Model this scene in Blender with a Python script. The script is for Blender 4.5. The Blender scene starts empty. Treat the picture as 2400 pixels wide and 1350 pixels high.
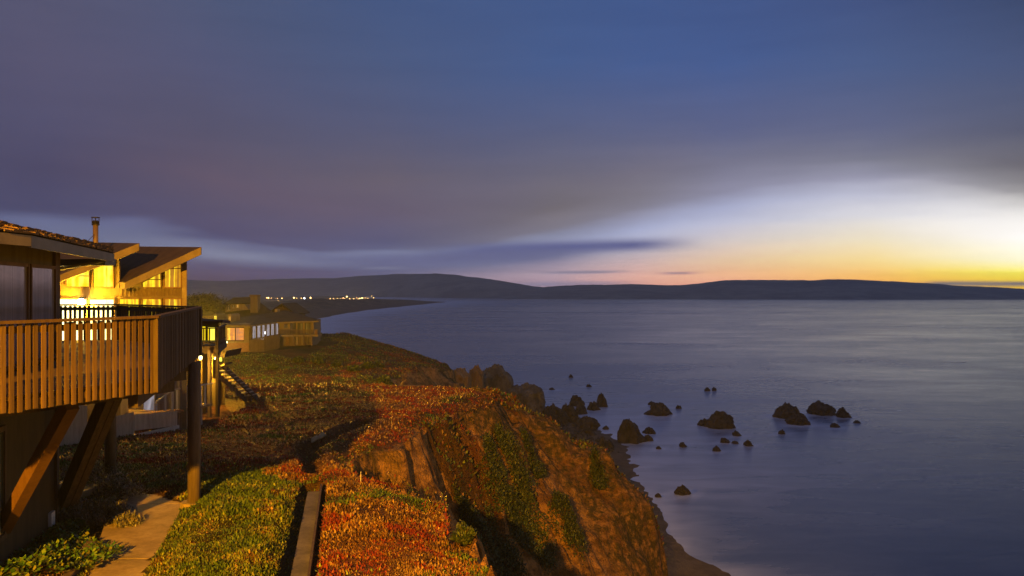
import bpy, bmesh, math, random
import numpy as np
from mathutils import Vector, Matrix

C = bpy.context.scene.collection
scene = bpy.context.scene
F, CX, HY, EYE = 1884.0, 1200.0, 679.0, 30.0      # focal length in photo pixels, principal column, horizon row, eye height (m)

# ------------------------------------------------------------------ camera
cd = bpy.data.cameras.new('camera'); cam = bpy.data.objects.new('camera', cd); C.objects.link(cam)
cam.location = (0, 0, EYE); cam.rotation_euler = (math.pi/2, 0, 0)
cd.sensor_width = 36; cd.lens = 36*F/2400; cd.shift_y = 4/2400; cd.clip_start = .1; cd.clip_end = 40000
scene.camera = cam
scene.view_settings.view_transform = 'Standard'; scene.view_settings.look = 'None'
scene.view_settings.exposure = 0; scene.view_settings.gamma = 1
scene.cycles.use_denoising = True
scene.cycles.max_bounces = 6; scene.cycles.diffuse_bounces = 3; scene.cycles.glossy_bounces = 3
scene.cycles.volume_bounces = 0; scene.cycles.sample_clamp_indirect = 2; scene.cycles.caustics_reflective = False
scene.cycles.caustics_refractive = False

# ------------------------------------------------------------------ node expressions
class V:
    """a node socket (or number) with arithmetic"""
    nt = None
    def __init__(s, k): s.k = k
    def _op(s, o, op, rev=False, clamp=False):
        n = V.nt.nodes.new('ShaderNodeMath'); n.operation = op; n.use_clamp = clamp
        a, b = (o, s) if rev else (s, o)
        for i, x in enumerate((a, b)):
            if x is None: continue
            x = x.k if isinstance(x, V) else x
            if isinstance(x, (int, float)): n.inputs[i].default_value = x
            else: V.nt.links.new(x, n.inputs[i])
        return V(n.outputs[0])
    def __add__(s, o): return s._op(o, 'ADD')
    def __radd__(s, o): return s._op(o, 'ADD')
    def __sub__(s, o): return s._op(o, 'SUBTRACT')
    def __rsub__(s, o): return s._op(o, 'SUBTRACT', True)
    def __mul__(s, o): return s._op(o, 'MULTIPLY')
    def __rmul__(s, o): return s._op(o, 'MULTIPLY')
    def __truediv__(s, o): return s._op(o, 'DIVIDE')
    def __rtruediv__(s, o): return s._op(o, 'DIVIDE', True)
    def fn(s, op, o=None): return s._op(o, op)
    def clamp(s): return s._op(0.0, 'ADD', clamp=True)
def setin(sock, x):
    if isinstance(x, V): x = x.k
    if isinstance(x, (int, float)): sock.default_value = x
    elif isinstance(x, (tuple, list)): sock.default_value = tuple(x) if len(x) != 3 or len(sock.default_value) == 3 else tuple(x)+(1,)
    else: V.nt.links.new(x, sock)
def node(t, **kw):
    n = V.nt.nodes.new(t)
    for a, b in kw.items(): setattr(n, a, b)
    return n
def smooth(x, a, b, lo=0., hi=1., kind='SMOOTHSTEP'):
    n = node('ShaderNodeMapRange', interpolation_type=kind)
    setin(n.inputs[0], x); setin(n.inputs[1], a); setin(n.inputs[2], b); setin(n.inputs[3], lo); setin(n.inputs[4], hi)
    return V(n.outputs[0])
def mix(f, a, b, blend='MIX'):
    n = node('ShaderNodeMix', data_type='RGBA', blend_type=blend)
    setin(n.inputs[0], f); setin(n.inputs[6], a); setin(n.inputs[7], b)
    return V(n.outputs[2])
def ramp(x, stops, interp='LINEAR'):
    n = node('ShaderNodeValToRGB'); cr = n.color_ramp; cr.interpolation = interp
    while len(cr.elements) > 1: cr.elements.remove(cr.elements[-1])
    cr.elements[0].position = stops[0][0]; cr.elements[0].color = tuple(stops[0][1])+(1,)
    for p, c in stops[1:]:
        e = cr.elements.new(p); e.color = tuple(c)+(1,)
    setin(n.inputs[0], x); return V(n.outputs[0])
def xyz(x, y, z):
    n = node('ShaderNodeCombineXYZ'); setin(n.inputs[0], x); setin(n.inputs[1], y); setin(n.inputs[2], z); return V(n.outputs[0])
def sep(v):
    n = node('ShaderNodeSeparateXYZ'); setin(n.inputs[0], v); return [V(o) for o in n.outputs]
def noise(vec, scale, detail=4, rough=.55, dist=0.):
    n = node('ShaderNodeTexNoise'); setin(n.inputs['Vector'], vec); n.inputs['Scale'].default_value = scale
    n.inputs['Detail'].default_value = detail; n.inputs['Roughness'].default_value = rough; n.inputs['Distortion'].default_value = dist
    return V(n.outputs[0])
def voro(vec, scale, feature='F1'):
    n = node('ShaderNodeTexVoronoi', feature=feature); setin(n.inputs['Vector'], vec); n.inputs['Scale'].default_value = scale
    return V(n.outputs[0])
def vmul(v, s):
    n = node('ShaderNodeVectorMath', operation='MULTIPLY'); setin(n.inputs[0], v); n.inputs[1].default_value = s; return V(n.outputs[0])
def lin(c):
    return tuple((x/255/12.92 if x/255 <= .04045 else ((x/255+.055)/1.055)**2.4) for x in c)

# ------------------------------------------------------------------ sky (dusk: low Nishita sky under a long-exposure cloud sheet)
W = bpy.data.worlds.new('World'); scene.world = W; W.use_nodes = True
nt = V.nt = W.node_tree; nt.nodes.clear()
tc = node('ShaderNodeTexCoord')
sx, sy, sz = sep(tc.outputs['Generated'])
R2D = 180/math.pi
AZ = sx.fn('ARCTAN2', sy)*R2D
EL = sz.fn('ARCSINE')*R2D
def az(px): return math.degrees(math.atan((px-CX)/F))
def el(px, py): return math.degrees(math.atan((HY-py)/math.hypot(F, px-CX)))
# slow noise that bends every cloud edge
nv = xyz(AZ*.06, EL*.45, 0.)
wob = noise(nv, 1.0, 3, .5)-.5
fine = noise(xyz(AZ*.10, EL*.9, 4.), 1.0, 4, .55)-.5
# lower edge of the big cloud sheet, as an elevation over azimuth
edge = [(-200,470),(100,490),(300,505),(450,525),(600,562),(750,585),(1000,582),(1150,566),(1300,532),(1450,497),(1600,462),(1800,432),(2000,418),(2200,425),(2400,452),(2700,480)]
A0, A1, EM = az(-200)-60, az(2700)+60, 10.
st = [(0., (el(-200,470)/EM,)*3)]+[((az(p)-A0)/(A1-A0), (el(p,q)/EM,)*3) for p, q in edge]+[(1., (el(2700,480)/EM,)*3)]
Bn = ramp((AZ-A0)/(A1-A0), st)
B = V(Bn.k)*EM+wob*.7+fine*.55
Vv = (EL/B).fn('MINIMUM', 1.)+((EL-B)/20.).fn('MAXIMUM', 0.)       # 0 horizon, 1 cloud edge, 2 = 20 deg above it
def bedge(px):
    xs = [p for p, q in edge]; return np.interp(px, xs, [q for p, q in edge])
cols = {
 -250: [(0,(80,82,120)),(150,(80,80,118)),(300,(76,76,112)),(470,(72,76,112)),(540,(88,94,126)),(600,(96,102,132)),(650,(80,78,108)),(679,(74,70,98))],
 100: [(0,(84,85,122)),(150,(85,84,122)),(280,(80,80,120)),(400,(70,70,106)),(478,(69,72,108)),(515,(97,105,143)),(560,(100,108,140)),(620,(90,92,124)),(679,(76,72,100))],
 500: [(0,(74,86,128)),(150,(80,86,128)),(300,(82,82,118)),(420,(92,83,111)),(480,(82,79,110)),(540,(74,76,114)),(562,(94,102,138)),(592,(116,124,154)),(612,(98,102,134)),(625,(84,84,118)),(650,(80,76,106)),(679,(74,70,98))],
 900: [(0,(64,86,136)),(150,(70,88,134)),(300,(82,88,126)),(420,(98,92,114)),(500,(94,88,114)),(565,(84,88,124)),(592,(112,120,156)),(608,(98,104,142)),(640,(92,96,130)),(679,(82,82,112))],
 1300: [(0,(60,86,138)),(150,(64,90,142)),(300,(82,92,130)),(420,(104,102,122)),(490,(108,104,116)),(515,(118,115,130)),(552,(128,134,162)),(570,(134,140,170)),(600,(122,126,156)),(640,(168,150,166)),(679,(160,132,148))],
 1700: [(0,(58,82,132)),(150,(62,88,140)),(300,(86,96,134)),(380,(110,112,136)),(436,(132,133,158)),(484,(164,171,203)),(522,(184,188,212)),(560,(206,198,200)),(610,(226,196,166)),(640,(234,182,146)),(665,(226,164,140)),(679,(220,158,138))],
 1500: [(0,(58,84,136)),(150,(63,89,142)),(300,(84,94,132)),(400,(110,108,128)),(462,(118,116,132)),(500,(138,140,165)),(535,(162,170,204)),(562,(176,180,206)),(590,(184,176,188)),(620,(200,172,172)),(650,(214,166,156)),(679,(205,150,140))],
 2050: [(0,(58,78,122)),(150,(66,88,130)),(300,(86,96,128)),(378,(114,118,136)),(420,(146,149,171)),(458,(186,190,209)),(505,(216,217,224)),(560,(234,224,198)),(610,(244,218,152)),(645,(246,194,114)),(665,(244,178,104)),(679,(240,170,100))],
 2400: [(0,(52,70,105)),(150,(64,82,118)),(300,(78,88,112)),(385,(98,102,114)),(430,(128,131,139)),(466,(190,191,193)),(505,(236,236,235)),(560,(252,252,250)),(610,(252,250,214)),(640,(246,236,100)),(660,(246,210,70)),(679,(240,190,70))],
 2800: [(0,(48,64,98)),(150,(58,74,106)),(300,(72,80,104)),(400,(96,98,108)),(470,(150,150,154)),(520,(226,224,220)),(580,(252,250,240)),(620,(252,244,180)),(650,(246,222,80)),(679,(240,180,60))],
}
acc = None; keys = sorted(cols)
for i, px in enumerate(keys):
    be = el(px, bedge(px)); stops = []
    for q, c in cols[px]:
        e = el(px, q); v = e/be if e < be else 1+(e-be)/20
        stops.append((max(0., min(1., v/2)), lin(c)))
    stops.sort(key=lambda s: s[0])
    r = ramp(Vv*.5, stops, 'LINEAR')
    acc = r if acc is None else mix(smooth(AZ, az(keys[i-1]), az(px), kind='SMOOTHERSTEP' if False else 'LINEAR'), acc, r)
def streak(p0, p1, q0, q1, th, col, alpha, soft=.35, wobble=.4):
    """a thin cloud band between two azimuths, th in photo rows"""
    global acc
    a0, a1 = az(p0), az(p1); e0, e1 = el(p0, q0), el(p1, q1)
    ec = (AZ-a0)*((e1-e0)/(a1-a0))+e0
    d = (EL-ec+wob*wobble)*(1/(math.degrees(th/F)))
    m = (d*d*-1.).fn('EXPONENT', None) if False else smooth(d.fn('ABSOLUTE'), 0., 1.6, 1., 0.)
    w = (a1-a0)*soft
    m = m*smooth(AZ, a0, a0+w)*smooth(AZ, a1-w, a1, 1., 0.)*alpha*(fine*.9+1.)
    acc = mix(m.clamp(), acc, lin(col))
streak(950, 1680, 590, 567, 15, (86,94,142), .95, .28, .12)
streak(820, 1450, 612, 590, 17, (92,98,138), .85, .4, .3)
streak(1230, 1500, 640, 636, 4, (120,120,148), .8, .4, .1)
streak(1520, 1660, 641, 640, 3.5, (140,122,140), .85, .45, .05)
streak(1100, 1560, 668, 664, 7, (122,122,150), .75, .4, .1)
streak(2130, 2900, 664, 668, 6, (120,118,124), .95, .12, .03)
streak(300, 760, 588, 606, 9, (118,126,156), .7, .4, .3)
streak(640, 1260, 603, 572, 8, (112,120,152), .3, .35, .12)
streak(180, 420, 521, 519, 12, (98,105,145), .7, .5, .3)
streak(330, 620, 545, 560, 9, (74,78,118), .7, .5, .3)
streak(820, 980, 629, 628, 4, (118,122,150), .55, .5, .2)
streak(420, 900, 634, 640, 12, (84,82,116), .8, .4, .2)
acc = mix(1., acc, xyz(fine*.22+1., fine*.2+1., fine*.16+1.), 'MULTIPLY')
up = smooth(EL, 26., 70.)
acc = mix(smooth(EL, 4., 11.), acc, mix(1., acc, mix(smooth(AZ, -24., 28.), (.89,.92,.83), (1.02,1.03,1.08)), 'MULTIPLY'))
acc = mix(up, acc, lin((98,106,138)))
acc = mix(smooth(AZ.fn('ABSOLUTE'), 60., 130.), acc, mix(smooth(EL, 0., 25.), lin((66,64,84)), lin((70,72,92))))   # the dark side, away from the dusk
# the sea air below (see haze) takes some of this light on its way: the sky behind it is that much brighter
HAZE, TOPZ, FARY = .00024, 135., 4900.
Lh = ((TOPZ-EYE)/((EL*(math.pi/180)).fn('TANGENT').fn('MAXIMUM', .004))).fn('MINIMUM', FARY*1.08)
Th = (Lh*-HAZE).fn('EXPONENT', None)
r_, g_, b_ = [V(o) for o in (lambda n: (setin(n.inputs[0], acc), n.outputs)[1])(node('ShaderNodeSeparateColor'))]
acc = xyz(*[((c-(Th*-1.+1.)*s).fn('MAXIMUM', .002))*(Th.fn('POWER', -1.)) for c, s in ((r_,.055),(g_,.062),(b_,.105))])
SUN_EL, SUN_ROT = math.radians(.3), math.radians(az(2380))      # the sun has just gone down behind the bright patch
sky = node('ShaderNodeTexSky', sky_type='NISHITA', sun_disc=False, sun_elevation=SUN_EL, sun_rotation=SUN_ROT)
bg = node('ShaderNodeBackground'); setin(bg.inputs[0], acc); bg.inputs[1].default_value = 1.
bg2 = node('ShaderNodeBackground'); setin(bg2.inputs[0], sky.outputs[0]); bg2.inputs[1].default_value = .006
ad = node('ShaderNodeAddShader'); out = node('ShaderNodeOutputWorld')
nt.links.new(bg.outputs[0], ad.inputs[0]); nt.links.new(bg2.outputs[0], ad.inputs[1]); nt.links.new(ad.outputs[0], out.inputs[0])

# ------------------------------------------------------------------ helpers
def at(px, py, d):
    """the point of the place seen at photo pixel (px, py) at distance d"""
    return ((px-CX)/F*d, d, EYE-(py-HY)/F*d)
def onz(px, py, z):
    return at(px, py, (EYE-z)*F/(py-HY))
def tag(o, label=None, cat=None, group=None, kind=None):
    if label: o['label'] = label
    if cat: o['category'] = cat
    if group: o['group'] = group
    if kind: o['kind'] = kind
    return o
def empty(name, loc, label, cat, group=None):
    o = bpy.data.objects.new(name, None); C.objects.link(o); o.location = loc; o.empty_display_size = .3
    return tag(o, label, cat, group)
def origin_of(o):
    v = Vector((0, 0, 0))
    while o is not None: v += o.location; o = o.parent
    return v
class MB:
    def __init__(s): s.v = []; s.f = []
    def add(s, vs, fs):
        n = len(s.v); s.v += [tuple(v) for v in vs]; s.f += [tuple(i+n for i in f) for f in fs]; return s
    def box(s, x0, x1, y0, y1, z0, z1):
        return s.add([(x0,y0,z0),(x1,y0,z0),(x1,y1,z0),(x0,y1,z0),(x0,y0,z1),(x1,y0,z1),(x1,y1,z1),(x0,y1,z1)],
                     [(3,2,1,0),(4,5,6,7),(0,1,5,4),(1,2,6,5),(2,3,7,6),(3,0,4,7)])
    def beam(s, a, b, w, h, up=(0,0,1)):
        """box along a-b, w wide sideways, h along up"""
        a, b = Vector(a), Vector(b); t = (b-a).normalized(); u = Vector(up)
        sd = t.cross(u)
        if sd.length < 1e-4: sd = t.cross(Vector((0, 1, 0)))
        sd.normalize(); u = sd.cross(t).normalized(); sd *= w/2; u *= h/2
        return s.add([a-sd-u, a+sd-u, a+sd+u, a-sd+u, b-sd-u, b+sd-u, b+sd+u, b-sd+u],
                     [(3,2,1,0),(4,5,6,7),(0,1,5,4),(1,2,6,5),(2,3,7,6),(3,0,4,7)])
    def prism(s, pts, off):
        """a polygon of 3D points pushed along the vector off"""
        n = len(pts); o = Vector(off); q = [Vector(p) for p in pts]
        return s.add(q+[p+o for p in q], [tuple(range(n-1, -1, -1)), tuple(range(n, 2*n))]+[(i, (i+1) % n, n+(i+1) % n, n+i) for i in range(n)])
    def slab(s, poly, z0, z1):
        return s.prism([(x, y, z0) for x, y in poly], (0, 0, z1-z0))
    def tube(s, path, rad, n=10, cap=True):
        rings = []; P = [Vector(p) for p in path]; b0 = len(s.v)
        for i, p in enumerate(P):
            t = (P[min(i+1, len(P)-1)]-P[max(i-1, 0)]).normalized()
            a = t.cross(Vector((0, 0, 1)))
            if a.length < 1e-3: a = Vector((1, 0, 0))
            a.normalize(); c = t.cross(a).normalized(); r = rad[i] if isinstance(rad, (list, tuple)) else rad
            s.v += [tuple(p+(a*math.cos(k*2*math.pi/n)+c*math.sin(k*2*math.pi/n))*r) for k in range(n)]
        for i in range(len(P)-1):
            for k in range(n):
                s.f.append((b0+i*n+k, b0+i*n+(k+1) % n, b0+(i+1)*n+(k+1) % n, b0+(i+1)*n+k))
        if cap:
            s.f.append(tuple(b0+k for k in range(n-1, -1, -1))); s.f.append(tuple(b0+(len(P)-1)*n+k for k in range(n)))
        return s
    def build(s, name, mat, parent=None, loc=None, bevel=0., smooth=False):
        """one mesh object; the vertices are given in the place's own coordinates"""
        o0 = Vector(loc) if loc is not None else (origin_of(parent) if parent else Vector((0, 0, 0)))
        me = bpy.data.meshes.new(name); me.from_pydata([tuple(Vector(v)-o0) for v in s.v], [], s.f)
        bm = bmesh.new(); bm.from_mesh(me); bmesh.ops.recalc_face_normals(bm, faces=bm.faces)
        if bevel: bmesh.ops.bevel(bm, geom=bm.edges[:], offset=bevel, segments=1, affect='EDGES', clamp_overlap=True)
        bm.to_mesh(me); bm.free()
        if smooth: me.polygons.foreach_set('use_smooth', [True]*len(me.polygons))
        me.materials.append(mat)
        o = bpy.data.objects.new(name, me); C.objects.link(o)
        if parent: o.parent = parent; o.location = o0-origin_of(parent)
        else: o.location = o0
        return o
def clone(o, loc, parent=None):
    c = o.copy(); C.objects.link(c); c.parent = parent if parent else o.parent; c.location = loc; return c
def mesh_np(name, co, quads, mat, col=None, attrs=None, smooth=False):
    """a big mesh from arrays"""
    me = bpy.data.meshes.new(name); n, m = len(co), len(quads); k = quads.shape[1]
    me.vertices.add(n); me.vertices.foreach_set('co', np.ascontiguousarray(co, dtype=np.float32).ravel())
    me.loops.add(m*k); me.loops.foreach_set('vertex_index', np.ascontiguousarray(quads, dtype=np.int32).ravel())
    me.polygons.add(m); me.polygons.foreach_set('loop_start', np.arange(0, m*k, k, dtype=np.int32))
    me.update(calc_edges=True)
    if smooth: me.polygons.foreach_set('use_smooth', np.ones(m, dtype=bool))
    if col is not None:
        a = me.color_attributes.new('Col', 'FLOAT_COLOR', 'POINT')
        a.data.foreach_set('color', np.concatenate([col, np.ones((n, 1))], 1).astype(np.float32).ravel())
    for nm, val in (attrs or {}).items():
        a = me.attributes.new(nm, 'FLOAT', 'POINT'); a.data.foreach_set('value', np.asarray(val, dtype=np.float32).ravel())
    me.materials.append(mat); me.validate()
    o = bpy.data.objects.new(name, me); C.objects.link(o); return o
def tab(seed): return np.random.RandomState(seed).rand(256, 256)
_T = {}
def vn(x, y, seed=0):
    if seed not in _T: _T[seed] = tab(seed)
    t = _T[seed]; xi, yi = np.floor(x).astype(int), np.floor(y).astype(int); u, v = x-xi, y-yi
    u = u*u*u*(u*(u*6-15)+10); v = v*v*v*(v*(v*6-15)+10); a, b = xi & 255, yi & 255; a1, b1 = (xi+1) & 255, (yi+1) & 255
    return (t[a, b]*(1-u)+t[a1, b]*u)*(1-v)+(t[a, b1]*(1-u)+t[a1, b1]*u)*v
def fbm(x, y, seed=0, oct=4, gain=.5):
    s = 0.; a = 1.; n = 0.
    for i in range(oct):
        s = s+a*(vn(x*2**i+i*17.3, y*2**i+i*5.1, seed+i)-.5)*2; n += a; a *= gain
    return s/n
def sstep(x, a, b):
    t = np.clip((x-a)/(b-a), 0, 1); return t*t*(3-2*t)

# ------------------------------------------------------------------ materials
def material(name, fn):
    m = bpy.data.materials.new(name); m.use_nodes = True; V.nt = m.node_tree; V.nt.nodes.clear()
    o = node('ShaderNodeOutputMaterial'); b = node('ShaderNodeBsdfPrincipled'); V.nt.links.new(b.outputs[0], o.inputs[0])
    b.inputs['Roughness'].default_value = .8; b.inputs['Specular IOR Level'].default_value = .3
    fn(b); return m
def objco(): return V(node('ShaderNodeTexCoord').outputs['Object'])
def attr(n, what='Fac'): return V(node('ShaderNodeAttribute', attribute_name=n).outputs[what])
def bump(b, h, strength=.3, dist=.02):
    n = node('ShaderNodeBump'); n.inputs['Strength'].default_value = strength; n.inputs['Distance'].default_value = dist
    setin(n.inputs['Height'], h); V.nt.links.new(n.outputs[0], b.inputs['Normal'])
def mottled(name, c1, c2, scale=3., stretch=(1,1,1), rough=.8, bumps=.25, detail=6, spec=.3, dirt=.25):
    """two tones of one surface, with dirt and a fine bump"""
    def f(b):
        v = vmul(objco(), stretch); n1 = noise(v, scale, detail, .62); n2 = noise(v, scale*6, 3, .6); n3 = noise(objco(), .7, 3)
        c = mix(smooth(n1*.7+n2*.3, .35, .65), c1, c2)
        c = mix(smooth(n3, .45, .75)*dirt, c, tuple(x*.45 for x in c1))
        c = mix(1., c, xyz(*[V(node('ShaderNodeObjectInfo').outputs['Random'])*.55+.70]*3), 'MULTIPLY')
        setin(b.inputs['Base Color'], c); b.inputs['Roughness'].default_value = rough; b.inputs['Specular IOR Level'].default_value = spec
        if bumps: bump(b, n1*.6+n2*.4, bumps)
    return material(name, f)
def glow(name, col, strength, var=None):
    def f(b):
        b.inputs['Base Color'].default_value = (.1, .1, .1, 1); setin(b.inputs['Emission Color'], col); b.inputs['Emission Strength'].default_value = strength
        if var: var(b)
    return material(name, f)
M = {}
M['deck_board'] = mottled('deck_board', (.095,.058,.024), (.15,.095,.042), 2.5, (6,6,.35), .75, .3)
M['deck_floor'] = mottled('deck_floor', (.13,.085,.05), (.21,.14,.085), 3, (1,4,1), .7, .3)
M['dark_and_shaded_wood'] = mottled('dark_and_shaded_wood', (.055,.038,.022), (.10,.068,.04), 3, (4,4,.5), .75, .3)  # real dark timber, and shade put into the colour of unlit boards
M['lamplit_brace_wood'] = mottled('lamplit_brace_wood', (.11,.055,.022), (.16,.085,.035), 3, (1,1,1), .7, .2)  # orange copy of the brace timber, with lamplight put into its colour
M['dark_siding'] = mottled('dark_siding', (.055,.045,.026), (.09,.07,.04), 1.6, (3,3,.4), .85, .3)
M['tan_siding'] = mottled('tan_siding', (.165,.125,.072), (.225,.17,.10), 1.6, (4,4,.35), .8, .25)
M['pale_plank'] = mottled('pale_plank', (.36,.30,.24), (.50,.43,.35), 2, (5,5,.4), .85, .3)
M['fascia'] = mottled('fascia', (.20,.16,.10), (.27,.22,.14), 2, (1,1,1), .7, .15)
M['gutter'] = mottled('gutter', (.13,.125,.11), (.18,.17,.15), 2, (1,1,1), .6, .1)
M['shingle'] = mottled('shingle', (.10,.062,.032), (.22,.14,.07), 2.2, (1,1,3), .9, .5)
M['roof_felt'] = mottled('roof_felt', (.055,.037,.022), (.09,.06,.034), 1.5, (1,1,1), .9, .4)
M['post_wood'] = mottled('post_wood', (.11,.08,.06), (.19,.145,.11), 2.2, (3,3,.3), .85, .35)
M['concrete'] = mottled('concrete', (.30,.225,.11), (.48,.37,.20), 2.3, (1,1,1), .85, .35, dirt=.55)
M['grey_concrete'] = mottled('grey_concrete', (.09,.085,.08), (.17,.155,.135), 2.3, (1,1,1), .85, .35, dirt=.5)
M['metal'] = mottled('metal', (.16,.11,.07), (.25,.17,.10), 6, (1,1,.4), .5, .1, spec=.5)
M['iron'] = mottled('iron', (.02,.02,.02), (.035,.03,.03), 6, rough=.5)
M['trim_brown'] = mottled('trim_brown', (.15,.085,.04), (.20,.12,.06), 3, (1,1,.3), .7, .15)
M['white_paint'] = mottled('white_paint', (.55,.54,.50), (.68,.66,.62), 3, rough=.6)
M['far_roof'] = mottled('far_roof', (.032,.023,.017), (.055,.04,.028), .8, (1,1,1), .9, .4)
M['far_wall'] = mottled('far_wall', (.22,.175,.11), (.28,.23,.15), .6, (3,3,.4), .85, .2)
M['far_brown'] = mottled('far_brown', (.14,.10,.065), (.20,.15,.10), .6, (3,3,.4), .85, .2)
M['brick'] = mottled('brick', (.22,.13,.07), (.30,.18,.10), 3, (1,1,3), .9, .3)
def _curt(b):
    v = objco(); x = noise(vmul(v, (7, 7, .12)), 1.6, 3, .5)
    c = mix(smooth(x, .3, .7), (.26,.22,.22), (.40,.35,.33)); setin(b.inputs['Base Color'], c)
    b.inputs['Roughness'].default_value = .12; b.inputs['Specular IOR Level'].default_value = .8
M['drawn_glass'] = material('drawn_glass', _curt)
def _dglass(b):
    v = objco(); x = noise(vmul(v, (2, 2, .1)), 1.2, 3, .5)
    setin(b.inputs['Base Color'], mix(smooth(x, .4, .6), (.05,.06,.06), (.22,.26,.25)))
    b.inputs['Roughness'].default_value = .1; b.inputs['Specular IOR Level'].default_value = .8
M['dark_glass'] = material('dark_glass', _dglass)
def lit_pane(name, cols, strength, sx=1.4, soft=True):
    """a lit room behind a pane: curtains, wall and lamps as upright bands of warm light"""
    def f(b):
        v = objco(); n1 = noise(vmul(v, (sx*2.2, sx*2.2, .15)), 1., 2, .4); n2 = noise(vmul(v, (sx, sx, 1.6)), 1.1, 3, .5)
        c = ramp(n1*.75+n2*.25, [(.30, cols[0]), (.44, cols[1]), (.52, cols[2]), (.62, cols[3])], 'EASE')
        setin(b.inputs['Emission Color'], c); b.inputs['Emission Strength'].default_value = strength
        b.inputs['Base Color'].default_value = (.05,.04,.03,1); b.inputs['Roughness'].default_value = .1
    return material(name, f)
M['lit_yellow'] = lit_pane('lit_yellow', [(1,.66,.01),(1.1,.85,.03),(1.3,1.1,.12),(1,.72,.01)], 1.05)
M['lit_amber'] = lit_pane('lit_amber', [(.34,.13,.012),(.7,.32,.015),(1.3,.95,.03),(.48,.2,.02)], 1.0, 2.)
M['lit_white'] = lit_pane('lit_white', [(1,.8,.25),(1,.9,.4),(1,.95,.5),(1,.85,.3)], 2.6)
M['lit_room'] = lit_pane('lit_room', [(.6,.17,.03),(1.1,.7,.08),(.7,.24,.05),(.45,.18,.10)], 1.0, .8)
M['lit_orange'] = glow('lit_orange', (1,.5,.08), .9)
M['lit_cool'] = lit_pane('lit_cool', [(.30,.26,.30),(.20,.18,.20),(.55,.52,.60),(.34,.30,.34)], .6, 1.)
M['bulb_warm'] = glow('bulb_warm', (1,.86,.42), 30)
M['bulb_soft'] = glow('bulb_soft', (1,.85,.35), 12)
M['bulb_cool'] = glow('bulb_cool', (.85,.88,1), 9)
# ------------------------------------------------------------------ plan of the coast (x right, y away, metres)
TOP = [(2.5,-5),(2.2,2),(1.2,6),(.3,11),(-.4,15),(-.8,16.7),(-1.6,18.2),(-2.1,19.5),(-2.5,21.2),(-3.6,23.5),(-4.9,25.8),(-5.3,28),(-5.0,30.5),
       (-4.6,33),(-4.3,37),(-3.6,39.2),(-2.4,42),(-1.5,45.5),(-1.0,49),(-1.1,52.5),(-1.8,55.8),(-4.0,58.5),(-9,61.5),(-18,64),(-27,67),(-32,73),
       (-29,82),(-22,92),(-16,104),(-13.5,120),(-12.5,140),(-12,152),(-14.5,164),(-27,180),(-62,205),(-115,330),(-175,520)]
TOE = [(8,-5),(8.5,0),(9.5,10),(10.5,20),(11.5,32),(13,45),(14.8,56),(15.5,64),(13,72),(9,80),(9,92),(12,106),(15,122),(16.5,140),(17.5,152),
       (13.5,174),(10,192),(3,204),(-18,220),(-58,262),(-100,400),(-140,560)]
SHORE = TOE+[(-192,796),(-203,958),(-206,1108),(-200,1256),(-187,1468),(-164,1823),(-148,1960),(-190,2060),(-330,2300),(-430,2600),(-560,3100)]
def inside(x, y, poly):
    r = np.zeros(np.shape(x), bool); n = len(poly)
    for i in range(n):
        x0, y0 = poly[i]; x1, y1 = poly[(i+1) % n]
        if y0 == y1: continue
        c = ((y0 > y) != (y1 > y)) & (x < (x1-x0)*(y-y0)/(y1-y0)+x0); r ^= c
    return r
def pdist(x, y, line):
    """distance to a polyline and the length along it of the nearest point"""
    best = np.full(np.shape(x), 1e9); arc = np.zeros(np.shape(x)); L = 0.
    for (x0, y0), (x1, y1) in zip(line[:-1], line[1:]):
        dx, dy = x1-x0, y1-y0; l2 = dx*dx+dy*dy
        t = np.clip(((x-x0)*dx+(y-y0)*dy)/l2, 0, 1); d = (x-x0-t*dx)**2+(y-y0-t*dy)**2
        k = d < best; best = np.where(k, d, best); arc = np.where(k, L+t*math.sqrt(l2), arc); L += math.sqrt(l2)
    return np.sqrt(best), arc
LAND = TOP+[(-600,520),(-600,-5)]
CHANNEL = [(-1.98,5),(-2.5,8),(-4.03,15.15),(-5.42,22.0)]           # narrow concrete channel down the lawn
DITCH = [(-5.7,23.6),(-6.6,26.4),(-7.45,29.3),(-7.2,33),(-6.7,37)]
PATH = [onz(292,1133,24.6)[:2], onz(432,1178,24.6)[:2], onz(340,1350,24.6)[:2], (-4.9,7.6), (-6.3,7.6), (-8.0,15.1), (-9.3,18.3)]
HOUSE = [(-10.2,18.0),(-8.9,12.8),(-7.95,9.0),(-8.3,4.0),(-17,4.0),(-19,20.5)]
PY = [-10,3,22,33,44,52,58,64,72,85,100,115,130,160,190,250,330,520]
PZ = [24.6,24.6,24.6,24.15,23.75,23.4,23.15,21.6,18.8,18.6,19.6,21.1,21.4,21.2,18.,12.,8.,4.]
_yy = np.linspace(-20,540,2241); _zz = np.interp(_yy, PY, PZ); _k = np.hanning(19); _k /= _k.sum()
_zz = np.convolve(np.pad(_zz, 9, mode='edge'), _k, 'valid')
def plateau(x, y):
    z = np.interp(y, _yy, _zz)
    s = np.interp(y, [70,100,125,150,200], [0,.07,.15,.29,.30])
    z = z-s*np.maximum(0, x+33)
    z = z+.12*fbm(x*.25, y*.25, 11)+.22*fbm(x*.07, y*.07, 12)
    z = z+sstep(y, 88, 112)*.9*fbm(x*.11, y*.11, 13)*sstep(y, 60, 120)
    return z
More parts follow.
